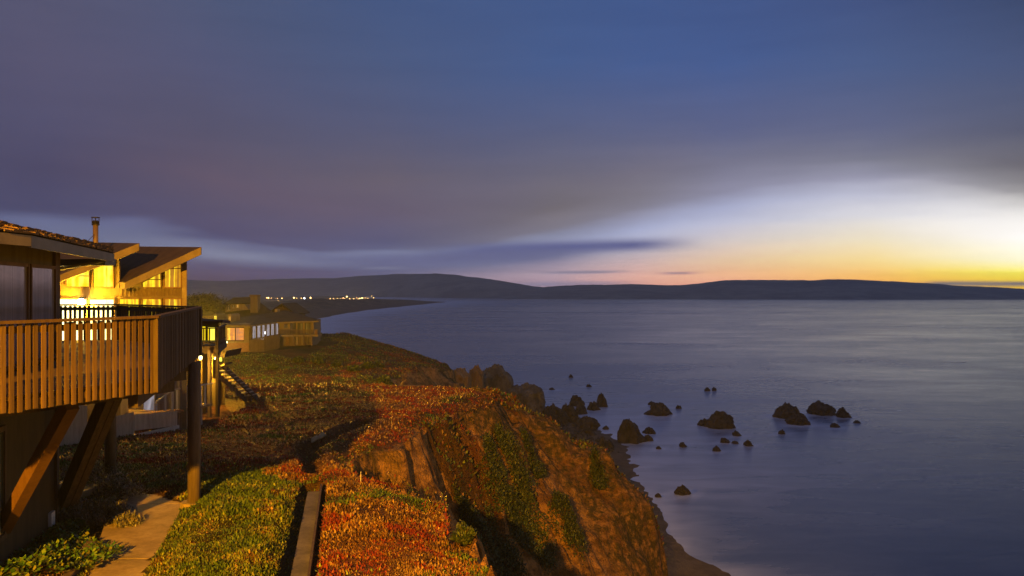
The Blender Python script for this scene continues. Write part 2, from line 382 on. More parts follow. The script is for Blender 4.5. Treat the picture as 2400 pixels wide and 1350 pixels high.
def ground(x, y, full=False):
    x = np.asarray(x, float); y = np.asarray(y, float)
    wx = x+1.1*fbm(x*.22, y*.22, 21)+.35*fbm(x*.9, y*.9, 25, 3); wy = y+1.1*fbm(x*.22, y*.22, 31)+.35*fbm(x*.9, y*.9, 35, 3)
    k = sstep(np.abs(y), 12, 22)*.85+.15; wx = x+(wx-x)*k; wy = y+(wy-y)*k
    big = 1+2.2*sstep(y, 90, 160); wx = x+(wx-x)*big; wy = y+(wy-y)*big
    land = inside(wx, wy, LAND)
    dt, arc = pdist(wx, wy, TOP); de, _ = pdist(wx, wy, TOE)
    sea = ~inside(wx, wy, TOE+[(-600,560),(-600,-5)])
    P = plateau(x, y)
    zt = np.interp(y, [0,100,125,200,260,500], [.95,.95,.5,.45,1.2,1.2])
    t = np.where(land, 0, np.where(sea, 1, dt/(dt+de+1e-6)))
    ex = np.interp(y, [0,20,34,46,66,90,130,150,200], [.85,.8,.72,.95,1.1,.8,.75,.5,.5])
    nose = np.interp(t, [0,.06,.18,.29,.41,.51,.62,.69,.73,.8,1], [0,.03,.075,.12,.18,.23,.33,.45,.58,.8,1])
    wn = sstep(y, 43, 53)*sstep(y, 70, 60)
    pr = (t**ex)*(1-wn)+nose*wn
    rill = (1-np.abs(fbm(arc*.42, dt*.05+3, 41, 3))*2.2); rill2 = fbm(arc*1.5, dt*.22, 45, 3)
    cm = sstep(t, 0, .12)*sstep(1-t, 0, .1)
    z = P*(1-pr)+zt*pr
    scale = np.interp(y, [0,60,120], [1,1,1.6])
    z = z-cm*scale*(1.0*rill-.35)*(.45+.55*sstep(dt, 0, 5))*(1-.55*wn)-cm*(1-.4*wn)*np.interp(y, [0,24,30,46,56], [.8,.8,1.9,1.5,.8])*np.maximum(0, 1-np.abs(fbm(arc*.20, dt*.035+1, 52, 2))*5.5)*sstep(dt, .5, 3)+cm*.34*rill2+cm*.9*fbm(x*.3, y*.3, 48)*scale
    ledge = np.sin(z*2.1+fbm(x*.3, y*.3, 49)*4); z = z+cm*(.24+.12*fbm(x*.2, y*.2, 53))*ledge+cm*.13*fbm(x*4.2, y*4.2, 54, 3)+cm*(.20*fbm(x*1.6, y*1.6, 50, 3)+.16*np.abs(fbm(x*.8+5, y*.8, 51, 3)))
    z = np.where(sea, zt-de*np.interp(y, [0,75,84,92,100,140], [.058,.058,.068,.088,.11,.10]), z)
    rim = np.where(land, sstep(dt, 1.6, 0), 0); z = z-rim*.35
    # banks of ground cover either side of the channel, the channel and the ditch
    dc, _ = pdist(x, y, CHANNEL); xc = np.interp(y, [p[1] for p in CHANNEL], [p[0] for p in CHANNEL])
    inp = inside(x, y, PATH); dp = pdist(x, y, PATH+PATH[:1])[0]
    near = sstep(y, 25, 22.5); taper = sstep(y, 24.2, 18.5)
    left = near*(x < xc)*sstep(dc, .24, .75)*np.where(inp, 0, sstep(dp, .05, .8))*sstep(x, -10.5, -9)
    right = near*(x > xc)*sstep(dc, .22, .4)*sstep(dt, 0, .6)
    z = z+.22*left*taper*np.where(land, 1, 0)*(1+.8*fbm(x*.9, y*.9, 57))+.06*right*np.where(land, 1, 0)-.22*(dc < .36)*near*(y < 22.6)*land
    z = z-.07*np.where(inp, 1, 0)
    dd, _ = pdist(x, y, DITCH); z = z-.45*sstep(dd, .5, .1)*(1+.5*fbm(x*.8, y*.8, 58))+.08*sstep(np.abs(dd-.75), .5, 0)*land
    if not full: return z
    return z, dict(land=land, dt=dt, de=de, t=t, arc=arc, cm=cm, rill=rill, sea=sea, dc=dc, xc=xc, inp=inp, dp=dp)
gy = np.concatenate([np.arange(2, 62, .18), 62*1.0085**np.arange(0, 245)]); gy = gy[gy < 470]
gx = np.concatenate([-13-.4*1.045**np.arange(0, 95)[::-1].cumsum()[::-1]*0-np.geomspace(.4, 150, 95)[::-1], np.arange(-13, -6, .2), np.arange(-6, 16, .13), np.arange(16, 17.5, .3), np.arange(17.5, 27, .4), np.arange(27, 42, 1.)])
GX, GY = np.meshgrid(gx, gy)
GZ, A = ground(GX, GY, True)
ny, nx = GX.shape
idx = np.arange(ny*nx).reshape(ny, nx)
Q = np.stack([idx[:-1,:-1], idx[:-1,1:], idx[1:,1:], idx[1:,:-1]], -1).reshape(-1, 4)
flat = np.where(A['land'], sstep(A['dt'], -.1, .8), 0)
fr = fbm(GX*.5, GY*.5, 61)
mat_ = sstep(fbm(A['arc']*.22, A['dt']*.12, 66)+.25*fr-.34*sstep(A['dt'], 1.5, 9)+np.interp(GY, [0,30,44,60], [-.02,-.16,-.14,-.2]), .02, .16)*(A['t'] > 0)*(~A['sea'])
veg = np.clip(flat+mat_, 0, 1)
rocky = np.where(A['sea'], 0, sstep(GY, 95, 150)*sstep(A['dt'], .5, 4)*(A['t'] > 0))
def redness(x, y):
    """share of red leaves in the ground cover"""
    xc = np.interp(y, [p[1] for p in CHANNEL], [p[0] for p in CHANNEL])
    b = fbm(x*.33+3, y*.28, 71)*.75+fbm(x*1.3, y*1.1, 75)*.4
    lobe = np.where(x > xc, .34, -.18)*(y < 25)
    band = .45*np.exp(-((y-18.7-.22*(x+3))/.55)**2)*(x > xc)*(y < 23)
    edge = .45*np.exp(-((x-xc+.55)/.5)**2)*(x < xc)*(y < 25)*sstep(y, 17, 21)+.30*sstep(y, 21.5, 23.5)*(y < 27)
    mid = (y >= 25)*(.10+.30*sstep(x, -13, -6)+.15*sstep(y, 36, 50)+.22)
    hill = (y > 75)*(-.05+.40*sstep(x+.0*y, -36, -18))
    mid = np.where(y > 75, 0, mid)
    return np.clip(.25+b+lobe+band+edge+mid+hill, 0, 1)
red = redness(GX, GY)

def _land(b):
    v = objco(); n1 = noise(v, .45, 6, .62); n2 = noise(v, 2.6, 5, .65); n3 = noise(v, 9., 4, .65); n4 = noise(vmul(v, (1,1,2.6)), 1.1, 5, .6, .6)
    vg, rd, rk, sn = attr('veg'), attr('red'), attr('rocky'), attr('sand')
    soil = mix(smooth(n1*.5+n4*.5, .40, .60), (.21,.105,.034), (.56,.305,.105)); stk = noise(vmul(v, (1.6,1.6,.22)), 1.3, 5, .65, .4)
    soil = mix(smooth(stk, .52, .66)*.65, soil, (.10,.06,.028))
    soil = mix(smooth(n2, .5, .68)*.6, soil, (.14,.095,.05))
    sp = smooth(voro(v, 3.2)+n3*.35, .30, .20)*smooth(n2, .38, .58)
    soil = mix(sp*.75, soil, (.055,.05,.03))
    soil = mix(attr('moss')*smooth(n2*.6+n1*.4, .38, .58), soil, (.085,.068,.028))
    cover = mix(rd, mix(smooth(n3, .35, .65), (.035,.036,.012), (.085,.066,.022)), mix(smooth(n2, .35, .65), (.13,.045,.018), (.26,.13,.045)))
    cover = mix(smooth(n3*.6+n2*.4, .47, .62)*.6, cover, (.028,.02,.012))
    rock = mix(smooth(n4*.6+n2*.4, .38, .62), (.06,.055,.05), (.15,.135,.12))
    sand = mix(smooth(n1, .4, .6), (.12,.098,.08), (.16,.13,.105)); sand = mix(smooth(n3, .64, .7)*.6, sand, (.05,.045,.04))
    c = mix(rk, soil, rock)
    c = mix(smooth(vg+(n2-.5)*.5+(n3-.5)*.35, .42, .58), c, cover)
    c = mix(sn, c, sand)
    setin(b.inputs['Base Color'], c); b.inputs['Roughness'].default_value = .95; b.inputs['Specular IOR Level'].default_value = .1
    bump(b, n2*.6+n3*.5+n4*.6+stk*.5-sp*.25, 1., .40)
moss = sstep(fbm(GX*.18, GZ*.2+GY*.1, 81)+.85*sstep(GX, 3, 9)*(GY < 75)+.25*sstep(GY, 40, 52)*(GY < 75)-.1, .05, .4)
M['land'] = material('land', _land)
co = np.stack([GX, GY, GZ], -1).reshape(-1, 3)
land = mesh_np('headland_terrain', co, Q, M['land'], attrs=dict(veg=veg, red=red, rocky=rocky, sand=np.where(A['sea'], 1, sstep(A['t'], .96, 1)), moss=moss), smooth=True)
tag(land, 'sandy orange coastal bluff with a plant covered top and eroded cliff face', 'headland', kind='structure')

# ------------------------------------------------------------------ sea
ry = np.concatenate([np.geomspace(12, 4700, 300)]); rx = np.linspace(-2.2, 2.2, 300)
RX, RY = np.meshgrid(rx, ry); SX, SY = RX*RY, RY
ds, _ = pdist(SX, SY, SHORE)
w = 5+.055*SY+.05*np.maximum(0, SY-350)
gz_ = ground(SX[SY < 150], SY[SY < 150]); dw = ds.copy(); dw[SY < 150] = np.maximum(0, -gz_)/.085
foam = np.exp(-(dw+(ds-dw)*sstep(SY, 120, 150))/w)*np.interp(SY, [60,140,300], [.55,.8,.95])
foam = np.maximum(foam, .74*np.exp(-ds/55)*sstep(SY, 88, 128)*sstep(SY, 460, 240))      # long-exposure mist over the shallows with the rocks
ROCKS = []          # filled below: (x, y, r)
# ------------------------------------------------------------------ rocks in the water: each (left, right, top, base) in the photo, its own shape
from mathutils import noise as mn
def _rock(b):
    v = objco(); n1 = noise(v, .9, 6, .62); n2 = noise(v, 4., 4, .6)
    c = mix(smooth(n1, .38, .62), (.018,.016,.014), (.052,.043,.033)); c = mix(smooth(n2, .55, .7)*.6, c, (.05,.048,.02))
    setin(b.inputs['Base Color'], c); b.inputs['Roughness'].default_value = .8; bump(b, n1*.6+n2*.4, .8, .15)
M['rock'] = material('rock', _rock)
def _crag(b):
    v = objco(); n1 = noise(vmul(v, (1,1,.45)), .5, 6, .65); n2 = noise(v, 2., 5, .6)
    c = mix(smooth(n1, .38, .62), (.075,.07,.062), (.17,.155,.13)); c = mix(smooth(n2, .52, .68)*.7, c, (.05,.047,.04))
    setin(b.inputs['Base Color'], c); b.inputs['Roughness'].default_value = .9; bump(b, n1*.6+n2*.4, .9, .4)
M['crag'] = material('crag', _crag)
M['crag_tan'] = mottled('crag_tan', (.20,.13,.065), (.34,.22,.11), .5, (1,1,.5), .9, .8)
def rock_mesh(name, loc, rx, ry, h, seed, mat, peaks=None, sub=4, rough=.46, sink=.25, blocky=.0, boxy=0.):
    bm = bmesh.new(); bmesh.ops.create_icosphere(bm, subdivisions=sub, radius=1)
    rnd = random.Random(seed); off = Vector((rnd.uniform(-50,50), rnd.uniform(-50,50), rnd.uniform(-50,50)))
    pk = peaks or [(0, 1, 1)]
    for v in bm.verts:
        p = v.co.copy(); n = p.normalized()
        d = 1+rough*mn.fractal(n*1.5+off, .9, 2.1, 5)*1.1+rough*.5*abs(mn.noise(n*3.1+off))
        if boxy: n = n.copy(); m_ = max(abs(n.x), abs(n.y), abs(n.z)); n = n.lerp(n/m_, .55); n.z = min(n.z, 1.)
        cell = mn.cell(n*2.2+off)*blocky; d += cell*.12
        q = Vector((n.x*d, n.y*d, n.z))
        top = max(a*max(0., 1-((n.x*d-c)/wd)**2)**.5 for c, a, wd in [(c, a, wd*1.3) for c, a, wd in pk])
        zz = (n.z if n.z < 0 else (n.z**.7)*(.30+.70*top)*(1+(.16 if boxy else .42)*mn.fractal(n*2.2+off*2, .75, 2.2, 6)))
        v.co = Vector((q.x*rx, q.y*ry, zz*h))
        if v.co.z < -sink*h: v.co.z = -sink*h
    me = bpy.data.meshes.new(name); bm.to_mesh(me); bm.free(); me.materials.append(mat)
    o = bpy.data.objects.new(name, me); C.objects.link(o); o.location = loc; return o
SEAROCKS = [
 (1337,1368,926,952,'small leaning dark rock standing behind the two pointed shore rocks',[(-.5,1,.7),(.3,.6,.9)]),
 (1396,1425,926,954,'sharply pointed tall dark rock beside a lower rounded one near the cliff',[(.1,1,.75)]),
 (1377,1405,944,962,'low rounded rock leaning against the sharply pointed one',[(0,1,1)]),
 (1347,1377,950,971,'small pyramid shaped rock in front of the leaning shore rock',[(0,1,.8)]),
 (1310,1358,953,995,'big olive tinted rock at the foot of the dark cliff',[(-.1,1,.8),(.5,.6,.8)]),
 (1272,1332,967,1003,'wide black rock wedged between the dark cliff and the olive rock',[(-.4,1,1),(.5,.8,.8)]),
 (1350,1405,982,1010,'broad flat topped rock on the pebble beach above the boulder rubble',[(-.2,.9,1),(.5,1,.7)]),
 (1357,1395,1007,1026,'low boulder on the pebble beach below the broad flat topped rock',[(0,1,1)]),
 (1400,1441,1030,1058,'mossy boulder at the tip of the pebble beach by the orange cliff',[(-.4,1,.7),(.5,.8,.7)]),
 (1446,1509,983,1039,'largest rock of the cove, brown and two tiered like a seated figure',[(-.05,1,.62),(.35,.55,.9),(-.5,.7,.6)]),
 (1510,1537,1003,1017,'low dome rock right of the two tiered brown rock, farther of two',[(0,1,1)]),
 (1507,1532,1022,1034,'low flat rock right of the two tiered brown rock, nearer of two',[(0,1,1)]),
 (1521,1576,948,974,'broad dome shaped rock standing alone in the middle water',[(-.1,1,.9)]),
 (1519,1537,941,949,'tiny rock just behind the lone dome shaped rock',[(0,1,1)]),
 (1584,1598,950,958,'tiny rock right of the lone dome shaped rock',[(0,1,1)]),
 (1638,1665,984,998,'round rock touching the left end of the double rock',[(0,1,1)]),
 (1655,1723,972,1004,'large double rock in the middle water with a low left shoulder',[(.3,1,.8),(-.55,.55,.7)]),
 (1717,1738,1011,1022,'small wedge rock in front of the large double rock',[(-.3,1,.9)]),
 (1689,1713,1028,1038,'small low rock, left one of a pair lying near the wedge rock',[(-.2,1,.9)]),
 (1716,1733,1034,1040,'thin flat rock, right one of a pair lying near the wedge rock',[(0,1,1)]),
 (1746,1768,1033,1046,'small slanted rock right of the flat pair',[(-.4,1,.8)]),
 (1671,1691,1047,1058,'small cone rock nearest to the camera of the middle scatter',[(0,1,.8)]),
 (1593,1611,1038,1048,'small low rock between the cone rock and the little round one',[(-.2,1,1)]),
 (1538,1550,1046,1053,'little round rock in front of the two tiered brown rock',[(0,1,1)]),
 (1823,1882,952,981,'big peaked rock at the left of the right hand rock group',[(-.05,1,.8),(.6,.5,.6)]),
 (1851,1903,973,996,'rounded rock in front of the big peaked rock',[(0,1,1)]),
 (1902,1965,946,973,'two humped rock at the back of the right hand rock group',[(-.5,1,.6),(.45,.9,.7)]),
 (1965,1996,958,979,'wedge rock at the right end of the two humped rock',[(-.3,1,.9)]),
 (1826,1842,1008,1018,'small rock alone in front of the big peaked rock',[(0,1,1)]),
 (1948,1970,993,1002,'small rock in front of the two humped rock',[(-.1,1,1)]),
 (2002,2019,986,992,'thin rock farthest right in the water',[(0,1,1)]),
 (1585,1620,1141,1160,'oval dark rock closest to the sandy beach, alone',[(-.2,1,1)]),
 (1536,1551,1157,1166,'little rock between the oval rock and the orange cliff',[(0,1,1)]),
 (1333,1344,878,885,'tiny dark rock awash far out, above all the other rocks',[(0,1,1)]),
 (1651,1666,909,917,'left one of two tiny rocks side by side in the far middle water',[(0,1,1)]),
 (1669,1680,908,916,'right one of two tiny rocks side by side in the far middle water',[(0,1,1)]),
 (1277,1295,953,963,'small rock at the waterline beside the dark cliff',[(0,1,1)]),
 (1413,1428,999,1007,'small rock in the shallows off the pebble beach',[(0,1,1)]),
 (1374,1387,901,907,'tiny flat rock awash between the dark cliff and open sea',[(0,1,1)]),
 (1287,1300,909,914,'tiny flat rock awash close to the top of the dark cliff',[(0,1,1)]),
]
def px_shore(x, y): return x < 16 and y > 150
for i, (l, r, t, bs, lab, pk) in enumerate(SEAROCKS):
    d = EYE*F/(bs-HY); k = d/F; rx = (r-l)/2*k*.94; h = (bs-t)*k*1.0
    x, y, z = at((l+r)/2, bs, d)
    ry = rx*random.Random(i).uniform(.75, 1.05)
    base = max(0., float(ground(x, y+ry*.6))) if px_shore(x, y) else 0.
    o = rock_mesh('sea_rock', (x, y+ry*.75, base-.05), rx, ry, h, 100+i, M['rock'], pk, 4 if r-l > 25 else 3)
    tag(o, lab, 'rock', 'dark rocks in the cove'); ROCKS.append((x, y+ry*.75, rx))
# stones strewn on the pebble beach
rnd = random.Random(8)
STONE = None
n = 0
for k in range(900):
    px, py = rnd.uniform(1285, 1450), rnd.uniform(975, 1062)
    if py < 952+.62*(px-1260)*.85+rnd.uniform(-4, 10) or py > 990+.95*(px-1290)+rnd.gauss(0, 6): continue
    x, y, _ = onz(px, py, .3); z = float(ground(x, y))
    if z > 2.2 or z < -1.0: continue
    s = rnd.uniform(.18, .62)*(1 if z > .05 else .8)
    if STONE is None:
        STONE = rock_mesh('beach_stone', (0, 0, 0), 1, .85, .75, 77, M['rock'], None, 2)
        o = STONE
    else: o = clone(STONE, (0, 0, 0))
    o.location = (x, y, max(z, -.1)); o.scale = (s, s, s); o.rotation_euler = (0, 0, rnd.uniform(0, 6.28)); n += 1
    tag(o, 'small dark stone strewn on the pebble beach below the cliff', 'stone', 'stones on the pebble beach')
    if n > 110: break
def crag(px0, px1, top, base, d, depth, lab, peaks, seed, mat='crag', rough=.2):
    k = d/F; x, y, zt = at((px0+px1)/2, top, d); zb = EYE-(base-HY)*k
    o = rock_mesh('cliff_rock', (x, y, zb), (px1-px0)/2*k, depth, (zt-zb), seed, M[mat], peaks, 5, rough, .3, .5, 2.)
    tag(o, lab, 'rock', 'crags at the cliff foot')
crag(1118, 1208, 866, 985, 186, 5.5, 'tall flat topped grey crag behind the orange headland', [(-.35,1.02,1.5),(.5,.62,.9)], 501)
crag(1188, 1279, 905, 985, 180, 5., 'lower square shouldered dark crag standing next to the water', [(-.1,1,1.6),(.5,.95,.9)], 502)
crag(1096, 1134, 864, 930, 165, 2.6, 'narrow lamp lit orange rock pillar beside the grey crag', [(0,1,1.6)], 503, 'crag_tan', .16)
crag(1046, 1104, 868, 935, 160, 3.5, 'stout lamp lit tan buttress left of the orange pillar', [(-.2,1,1.5),(.5,.8,1)], 504, 'crag_tan', .2)

# ------------------------------------------------------------------ the water itself (long exposure: milky near rocks and shore)
for x, y, r in ROCKS:
    d = np.hypot(SX-x, SY-y)
    foam = np.maximum(foam, np.exp(-np.maximum(d-r, 0)/(2.5+r*1.2))*.85)
def _sea(b):
    v = objco(); fo = attr('foam')
    n1 = noise(vmul(v, (1,2.2,1)), .012, 5, .55, .6); n2 = noise(vmul(v, (1,2.4,1)), .07, 5, .6, .5); n3 = noise(vmul(v, (1,2.,1)), .5, 4, .6)
    n0 = noise(vmul(v, (.5,2,1)), .0022, 4, .55, .5)
    milk = (fo*.8+(n1-.5)*1.5+(n2-.5)*.7+(n0-.5)*1.2+.34).clamp()
    c = mix(milk, (.04,.07,.14), (.15,.205,.33)); fm_ = smooth(fo+(n1-.5)*.8+(n2-.5)*.6, .22, .95); c = mix(fm_, c, (.58,.66,.86))
    setin(b.inputs['Base Color'], c); setin(b.inputs['Roughness'], milk*.14+fm_*.08+.19); b.inputs['Specular IOR Level'].default_value = .6
    b.inputs['IOR'].default_value = 1.33
    bump(b, n3*.25+n2, .13, .5)
M['sea'] = material('sea', _sea)
ns, ms = SX.shape; ii = np.arange(ns*ms).reshape(ns, ms)
sq = np.stack([ii[:-1,:-1], ii[:-1,1:], ii[1:,1:], ii[1:,:-1]], -1).reshape(-1, 4)
sea = mesh_np('sea', np.stack([SX, SY, 0*SX], -1).reshape(-1, 3), sq, M['sea'], attrs=dict(foam=foam), smooth=True)
tag(sea, 'calm misty grey blue bay water at dusk', 'sea', kind='structure')

# ------------------------------------------------------------------ dunes, beach and the hills across the bay
sh = [(y, x) for x, y in SHORE if y > 215]
def dune(x, y):
    xs = np.interp(y, [p[0] for p in sh], [p[1] for p in sh]); d = xs-x
    d = d+6*fbm(x*.01, y*.01, 91)
    z = np.clip(d*.042-.3, -2, 2.4)
    far = sstep(y, 1900, 1650)
    ridge = sstep(d, 52, 112)*(8.6+3.2*fbm(x*.012, y*.008, 92)+2.4*fbm(x*.04, y*.03, 95))*(.35+.65*far)
    back = sstep(d, 150, 290)*(5.4+1.5*fbm(x*.01, y*.01, 98))*(.5+.5*far)
    return z+ridge-back
dy_ = np.geomspace(215, 3100, 240); du = np.concatenate([np.linspace(-.03, .30, 120), np.linspace(.31, 1.2, 60)])
DU, DYY = np.meshgrid(du, dy_); XS = np.interp(DYY, [p[0] for p in sh], [p[1] for p in sh])
DX = XS-DU*np.maximum(DYY*.9, 300); DZ = dune(DX, DYY)
def _dune(b):
    v = objco(); n1 = noise(v, .02, 6, .6); n2 = noise(v, .09, 5, .65)
    h = sep(v)[2]
    c = mix(smooth(h+n1*2, 2.6, 4.4), mix(smooth(n1, .4, .6), (.10,.085,.065), (.13,.11,.085)), mix(smooth(n2*.6+n1*.4, .40, .60), (.04,.043,.022), (.17,.15,.095)))
    setin(b.inputs['Base Color'], c); b.inputs['Roughness'].default_value = .95; b.inputs['Specular IOR Level'].default_value = .05; bump(b, n2, .8, 2.)
M['dune'] = material('dune', _dune)
n_, m_ = DX.shape; ii = np.arange(n_*m_).reshape(n_, m_)
dq = np.stack([ii[:-1,:-1], ii[1:,:-1], ii[1:,1:], ii[:-1,1:]], -1).reshape(-1, 4)
du_o = mesh_np('dunes', np.stack([DX, DYY, DZ], -1).reshape(-1, 3), dq, M['dune'], smooth=True)
tag(du_o, 'grassy dunes and dark beach curving round the bay', 'dunes', kind='structure')
def _hill(b):
    v = objco(); n1 = noise(v, .004, 6, .6); n2 = noise(v, .02, 5, .65)
    c = mix(smooth(n1*.5+n2*.5, .42, .58), (.21,.23,.24), (.38,.39,.36)); setin(b.inputs['Base Color'], c)
    b.inputs['Roughness'].default_value = 1.; b.inputs['Specular IOR Level'].default_value = 0.; bump(b, n2+n1, .6, 12.)
M['hill'] = material('hill', _hill)
def hill(name, lab, ridge, dbase, dridge, seed, amp=.22):
    ps = np.linspace(ridge[0][0], ridge[-1][0], 420); rows = np.interp(ps, [p for p, q in ridge], [q for p, q in ridge])
    kk = np.hanning(9); kk /= kk.sum(); rows = np.convolve(np.pad(rows, 4, mode='edge'), kk, 'valid')
    rows = rows+.9*fbm(ps*.03, ps*0, seed)+.5*fbm(ps*.11, ps*0, seed+3)
    db = np.interp(ps, [p for p, q in dbase], [q for p, q in dbase]); dr = db+dridge
    zr = EYE+(HY-rows)/F*dr
    t = np.concatenate([np.linspace(0, 1, 40), np.linspace(1.03, 1.45, 12)])
    T, _p = np.meshgrid(t, ps, indexing='ij')
    D = db[None]+(dr-db)[None]*T
    prof = np.where(T <= 1, np.sin(np.clip(T, 0, 1)*math.pi/2)**.85, np.cos(np.clip((T-1)/.45, 0, 1)*math.pi/2)**2)
    X = (_p-CX)/F*D
    g = fbm(X*.0035, D*.0016, seed+7, 5)
    Z = zr[None]*prof*(1+amp*g*np.sin(np.clip(T, 0, 1)*math.pi))-1.5*(T == 0)
    n_, m_ = X.shape; ii = np.arange(n_*m_).reshape(n_, m_)
    q = np.stack([ii[:-1,:-1], ii[:-1,1:], ii[1:,1:], ii[1:,:-1]], -1).reshape(-1, 4)
    tag(mesh_np(name, np.stack([X, D, Z], -1).reshape(-1, 3), q, M['hill'], smooth=True), lab, 'hills', kind='structure')
hill('hills', 'long low headland across the bay under the sunset', [(1180,690),(1230,680),(1262,674),(1300,671),(1380,668),(1480,665.5),(1560,668),(1596,668.5),(1640,664),(1700,658.5),(1760,657),(1850,658.5),(1915,659.5),(1975,654),(2030,656),(2100,660),(2180,664),(2240,669),(2330,673),(2400,676.5),(2600,684),(2900,692),(3300,697)], [(1180,2520),(2400,2400),(3300,2400)], 900, 201)
hill('hills', 'broad rounded hill with its top in cloud, behind the town lights', [(-900,672),(-300,664),(200,660),(440,657),(520,659),(580,657),(640,654),(700,652.5),(780,652),(860,645.5),(930,642),(1010,641.5),(1070,645),(1150,654.5),(1200,663),(1250,671),(1290,674.5),(1340,684),(1400,694)], [(-900,3700),(600,3600),(900,3250),(1100,2800),(1400,2600)], 800, 231)
# ------------------------------------------------------------------ near lodge unit with its fan shaped sea deck
def v2(a, b, t): return (a[0]+(b[0]-a[0])*t, a[1]+(b[1]-a[1])*t)
lodge = empty('lodge_house', (-10.2, 18.0, 24.5), 'dark timber lodge house with shingled roof and big slatted deck on round posts', 'house')
Wc, W1, W2 = (-10.2,18.0), (-8.9,12.8), (-9.3,8.0)
u = Vector((W1[0]-Wc[0], W1[1]-Wc[1], 0)).normalized(); nrm = Vector((-u.y, u.x, 0))
if nrm.x < 0: nrm = -nrm
body = [(-10.2,18.0), (-8.9,12.8), (-9.3,8.0), (-10.2,4.5), (-17.5,4.5), (-18.5,19.5)]
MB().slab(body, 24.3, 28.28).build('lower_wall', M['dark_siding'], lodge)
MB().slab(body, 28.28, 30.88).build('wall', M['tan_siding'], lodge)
def wall_pt(s, z, off=0.): p = Vector((Wc[0], Wc[1], z))+u*s+nrm*off; return p
def wbox(mb, s0, s1, z0, z1, o0, o1):
    a, b_ = wall_pt(s0, z0, o0), wall_pt(s1, z0, o0); c, d_ = wall_pt(s1, z0, o1), wall_pt(s0, z0, o1); h = Vector((0,0,z1-z0))
    mb.add([a,b_,c,d_,a+h,b_+h,c+h,d_+h], [(0,1,2,3),(4,5,6,7),(0,1,5,4),(1,2,6,5),(2,3,7,6),(3,0,4,7)]); return mb
for s0, s1 in ((.30, 1.95), (2.06, 3.75), (3.86, 5.2)):
    fr = MB()
    wbox(fr, s0, s0+.06, 28.5, 30.52, .02, .09); wbox(fr, s1-.06, s1, 28.5, 30.52, .02, .09)
    wbox(fr, s0+.06, s1-.06, 28.5, 28.58, .02, .085); wbox(fr, s0+.06, s1-.06, 30.45, 30.52, .02, .085)
    w_ = wbox(MB(), s0+.06, s1-.06, 28.58, 30.45, .02, .05).build('window', M['drawn_glass'], lodge)
    fr.build('frame', M['trim_brown'], w_)
MB().box(0,0,0,0,0,0)
wbox(MB(), -.02, .30, 28.3, 30.86, .003, .07).build('corner_board', M['trim_brown'], lodge)
lw = wbox(MB(), 3.3, 4.6, 25.5, 27.4, .003, .03).build('window', M['dark_glass'], lodge)
fr = MB(); wbox(fr, 3.2, 3.3, 25.4, 27.5, .003, .06); wbox(fr, 4.6, 4.7, 25.4, 27.5, .003, .06); wbox(fr, 3.3, 4.6, 27.4, 27.5, .003, .058); wbox(fr, 3.3, 4.6, 25.4, 25.5, .003, .058)
fr.build('frame', M['dark_and_shaded_wood'], lw)
wbox(MB(), -.03, .14, 24.4, 28.2, .003, .05).build('corner_board', M['dark_and_shaded_wood'], lodge)
wbox(MB(), .35, .60, 24.85, 25.15, .003, .07).build('vent_box', M['white_paint'], lodge)
# roof: shingled plane stepping up from the eave, grey gutter fascia, ridge further in
E0, E1, E2 = Vector((-7.75,8.2,30.86)), Vector((-7.62,12.7,30.86)), Vector((-9.5,19.15,30.86))
H0, H1 = Vector((-9.2,8.4,31.55)), Vector((-10.75,21.6,31.12))
def roof_quad(a, b, c, d, name, rows, mat, parent, seed):
    """stepped shingle courses over the quad a-b (eave) to d-c (top)"""
    mb = MB(); rr = random.Random(seed); n = (b-a).cross(d-a).normalized()
    if n.z < 0: n = -n
    for i in range(rows):
        t0, t1 = i/rows, (i+1.25)/rows
        L0, R0 = a.lerp(d, t0), b.lerp(c, t0); L1, R1 = a.lerp(d, min(t1,1.)), b.lerp(c, min(t1,1.))
        L = (R0-L0).length; s = 0.
        while s < L:
            w = rr.uniform(.10, .26); e = min(L, s+w-.012); f0, f1 = s/L, e/L; th = rr.uniform(.022, .05); dr = rr.uniform(-.03, .02)*(L1-L0).normalized()
            p = [L0.lerp(R0, f0)+dr, L0.lerp(R0, f1)+dr, L1.lerp(R1, f1), L1.lerp(R1, f0)]
            mb.add([p[0]+n*.03, p[1]+n*.03, p[2]+n*.0, p[3]+n*.0, p[0]+n*(.03+th), p[1]+n*(.03+th), p[2]+n*.02, p[3]+n*.02],
                   [(3,2,1,0),(4,5,6,7),(0,1,5,4),(1,2,6,5),(2,3,7,6),(3,0,4,7)])
            s += w
    return mb.build(name, mat, parent)
rf = MB()
for q in ([E0,E1,H1.lerp(H0,.55),H0], [E1,E2,H1,H1.lerp(H0,.55)]):
    rf.prism([p-Vector((0,0,.16)) for p in q], (0,0,.155))
rf.prism([H0-Vector((0,0,.16)), H1-Vector((0,0,.16)), Vector((-16.8,19.5,31.5)), Vector((-15.5,6,31.4))], (0,0,.155))
roof = rf.build('roof', M['dark_and_shaded_wood'], lodge)
roof_quad(E0, E1, H1.lerp(H0,.55), H0, 'shingles', 6, M['shingle'], roof, 3)
roof_quad(E1, E2, H1, H1.lerp(H0,.55), 'shingles', 7, M['shingle'], roof, 4)
MB().beam(E1-Vector((0,0,.10)), E2-Vector((0,0,.10)), .05, .19).build('gutter', M['gutter'], roof)
MB().beam(E0-Vector((0,0,.09)), E1-Vector((0,0,.09)), .05, .17).build('fascia', M['fascia'], roof)
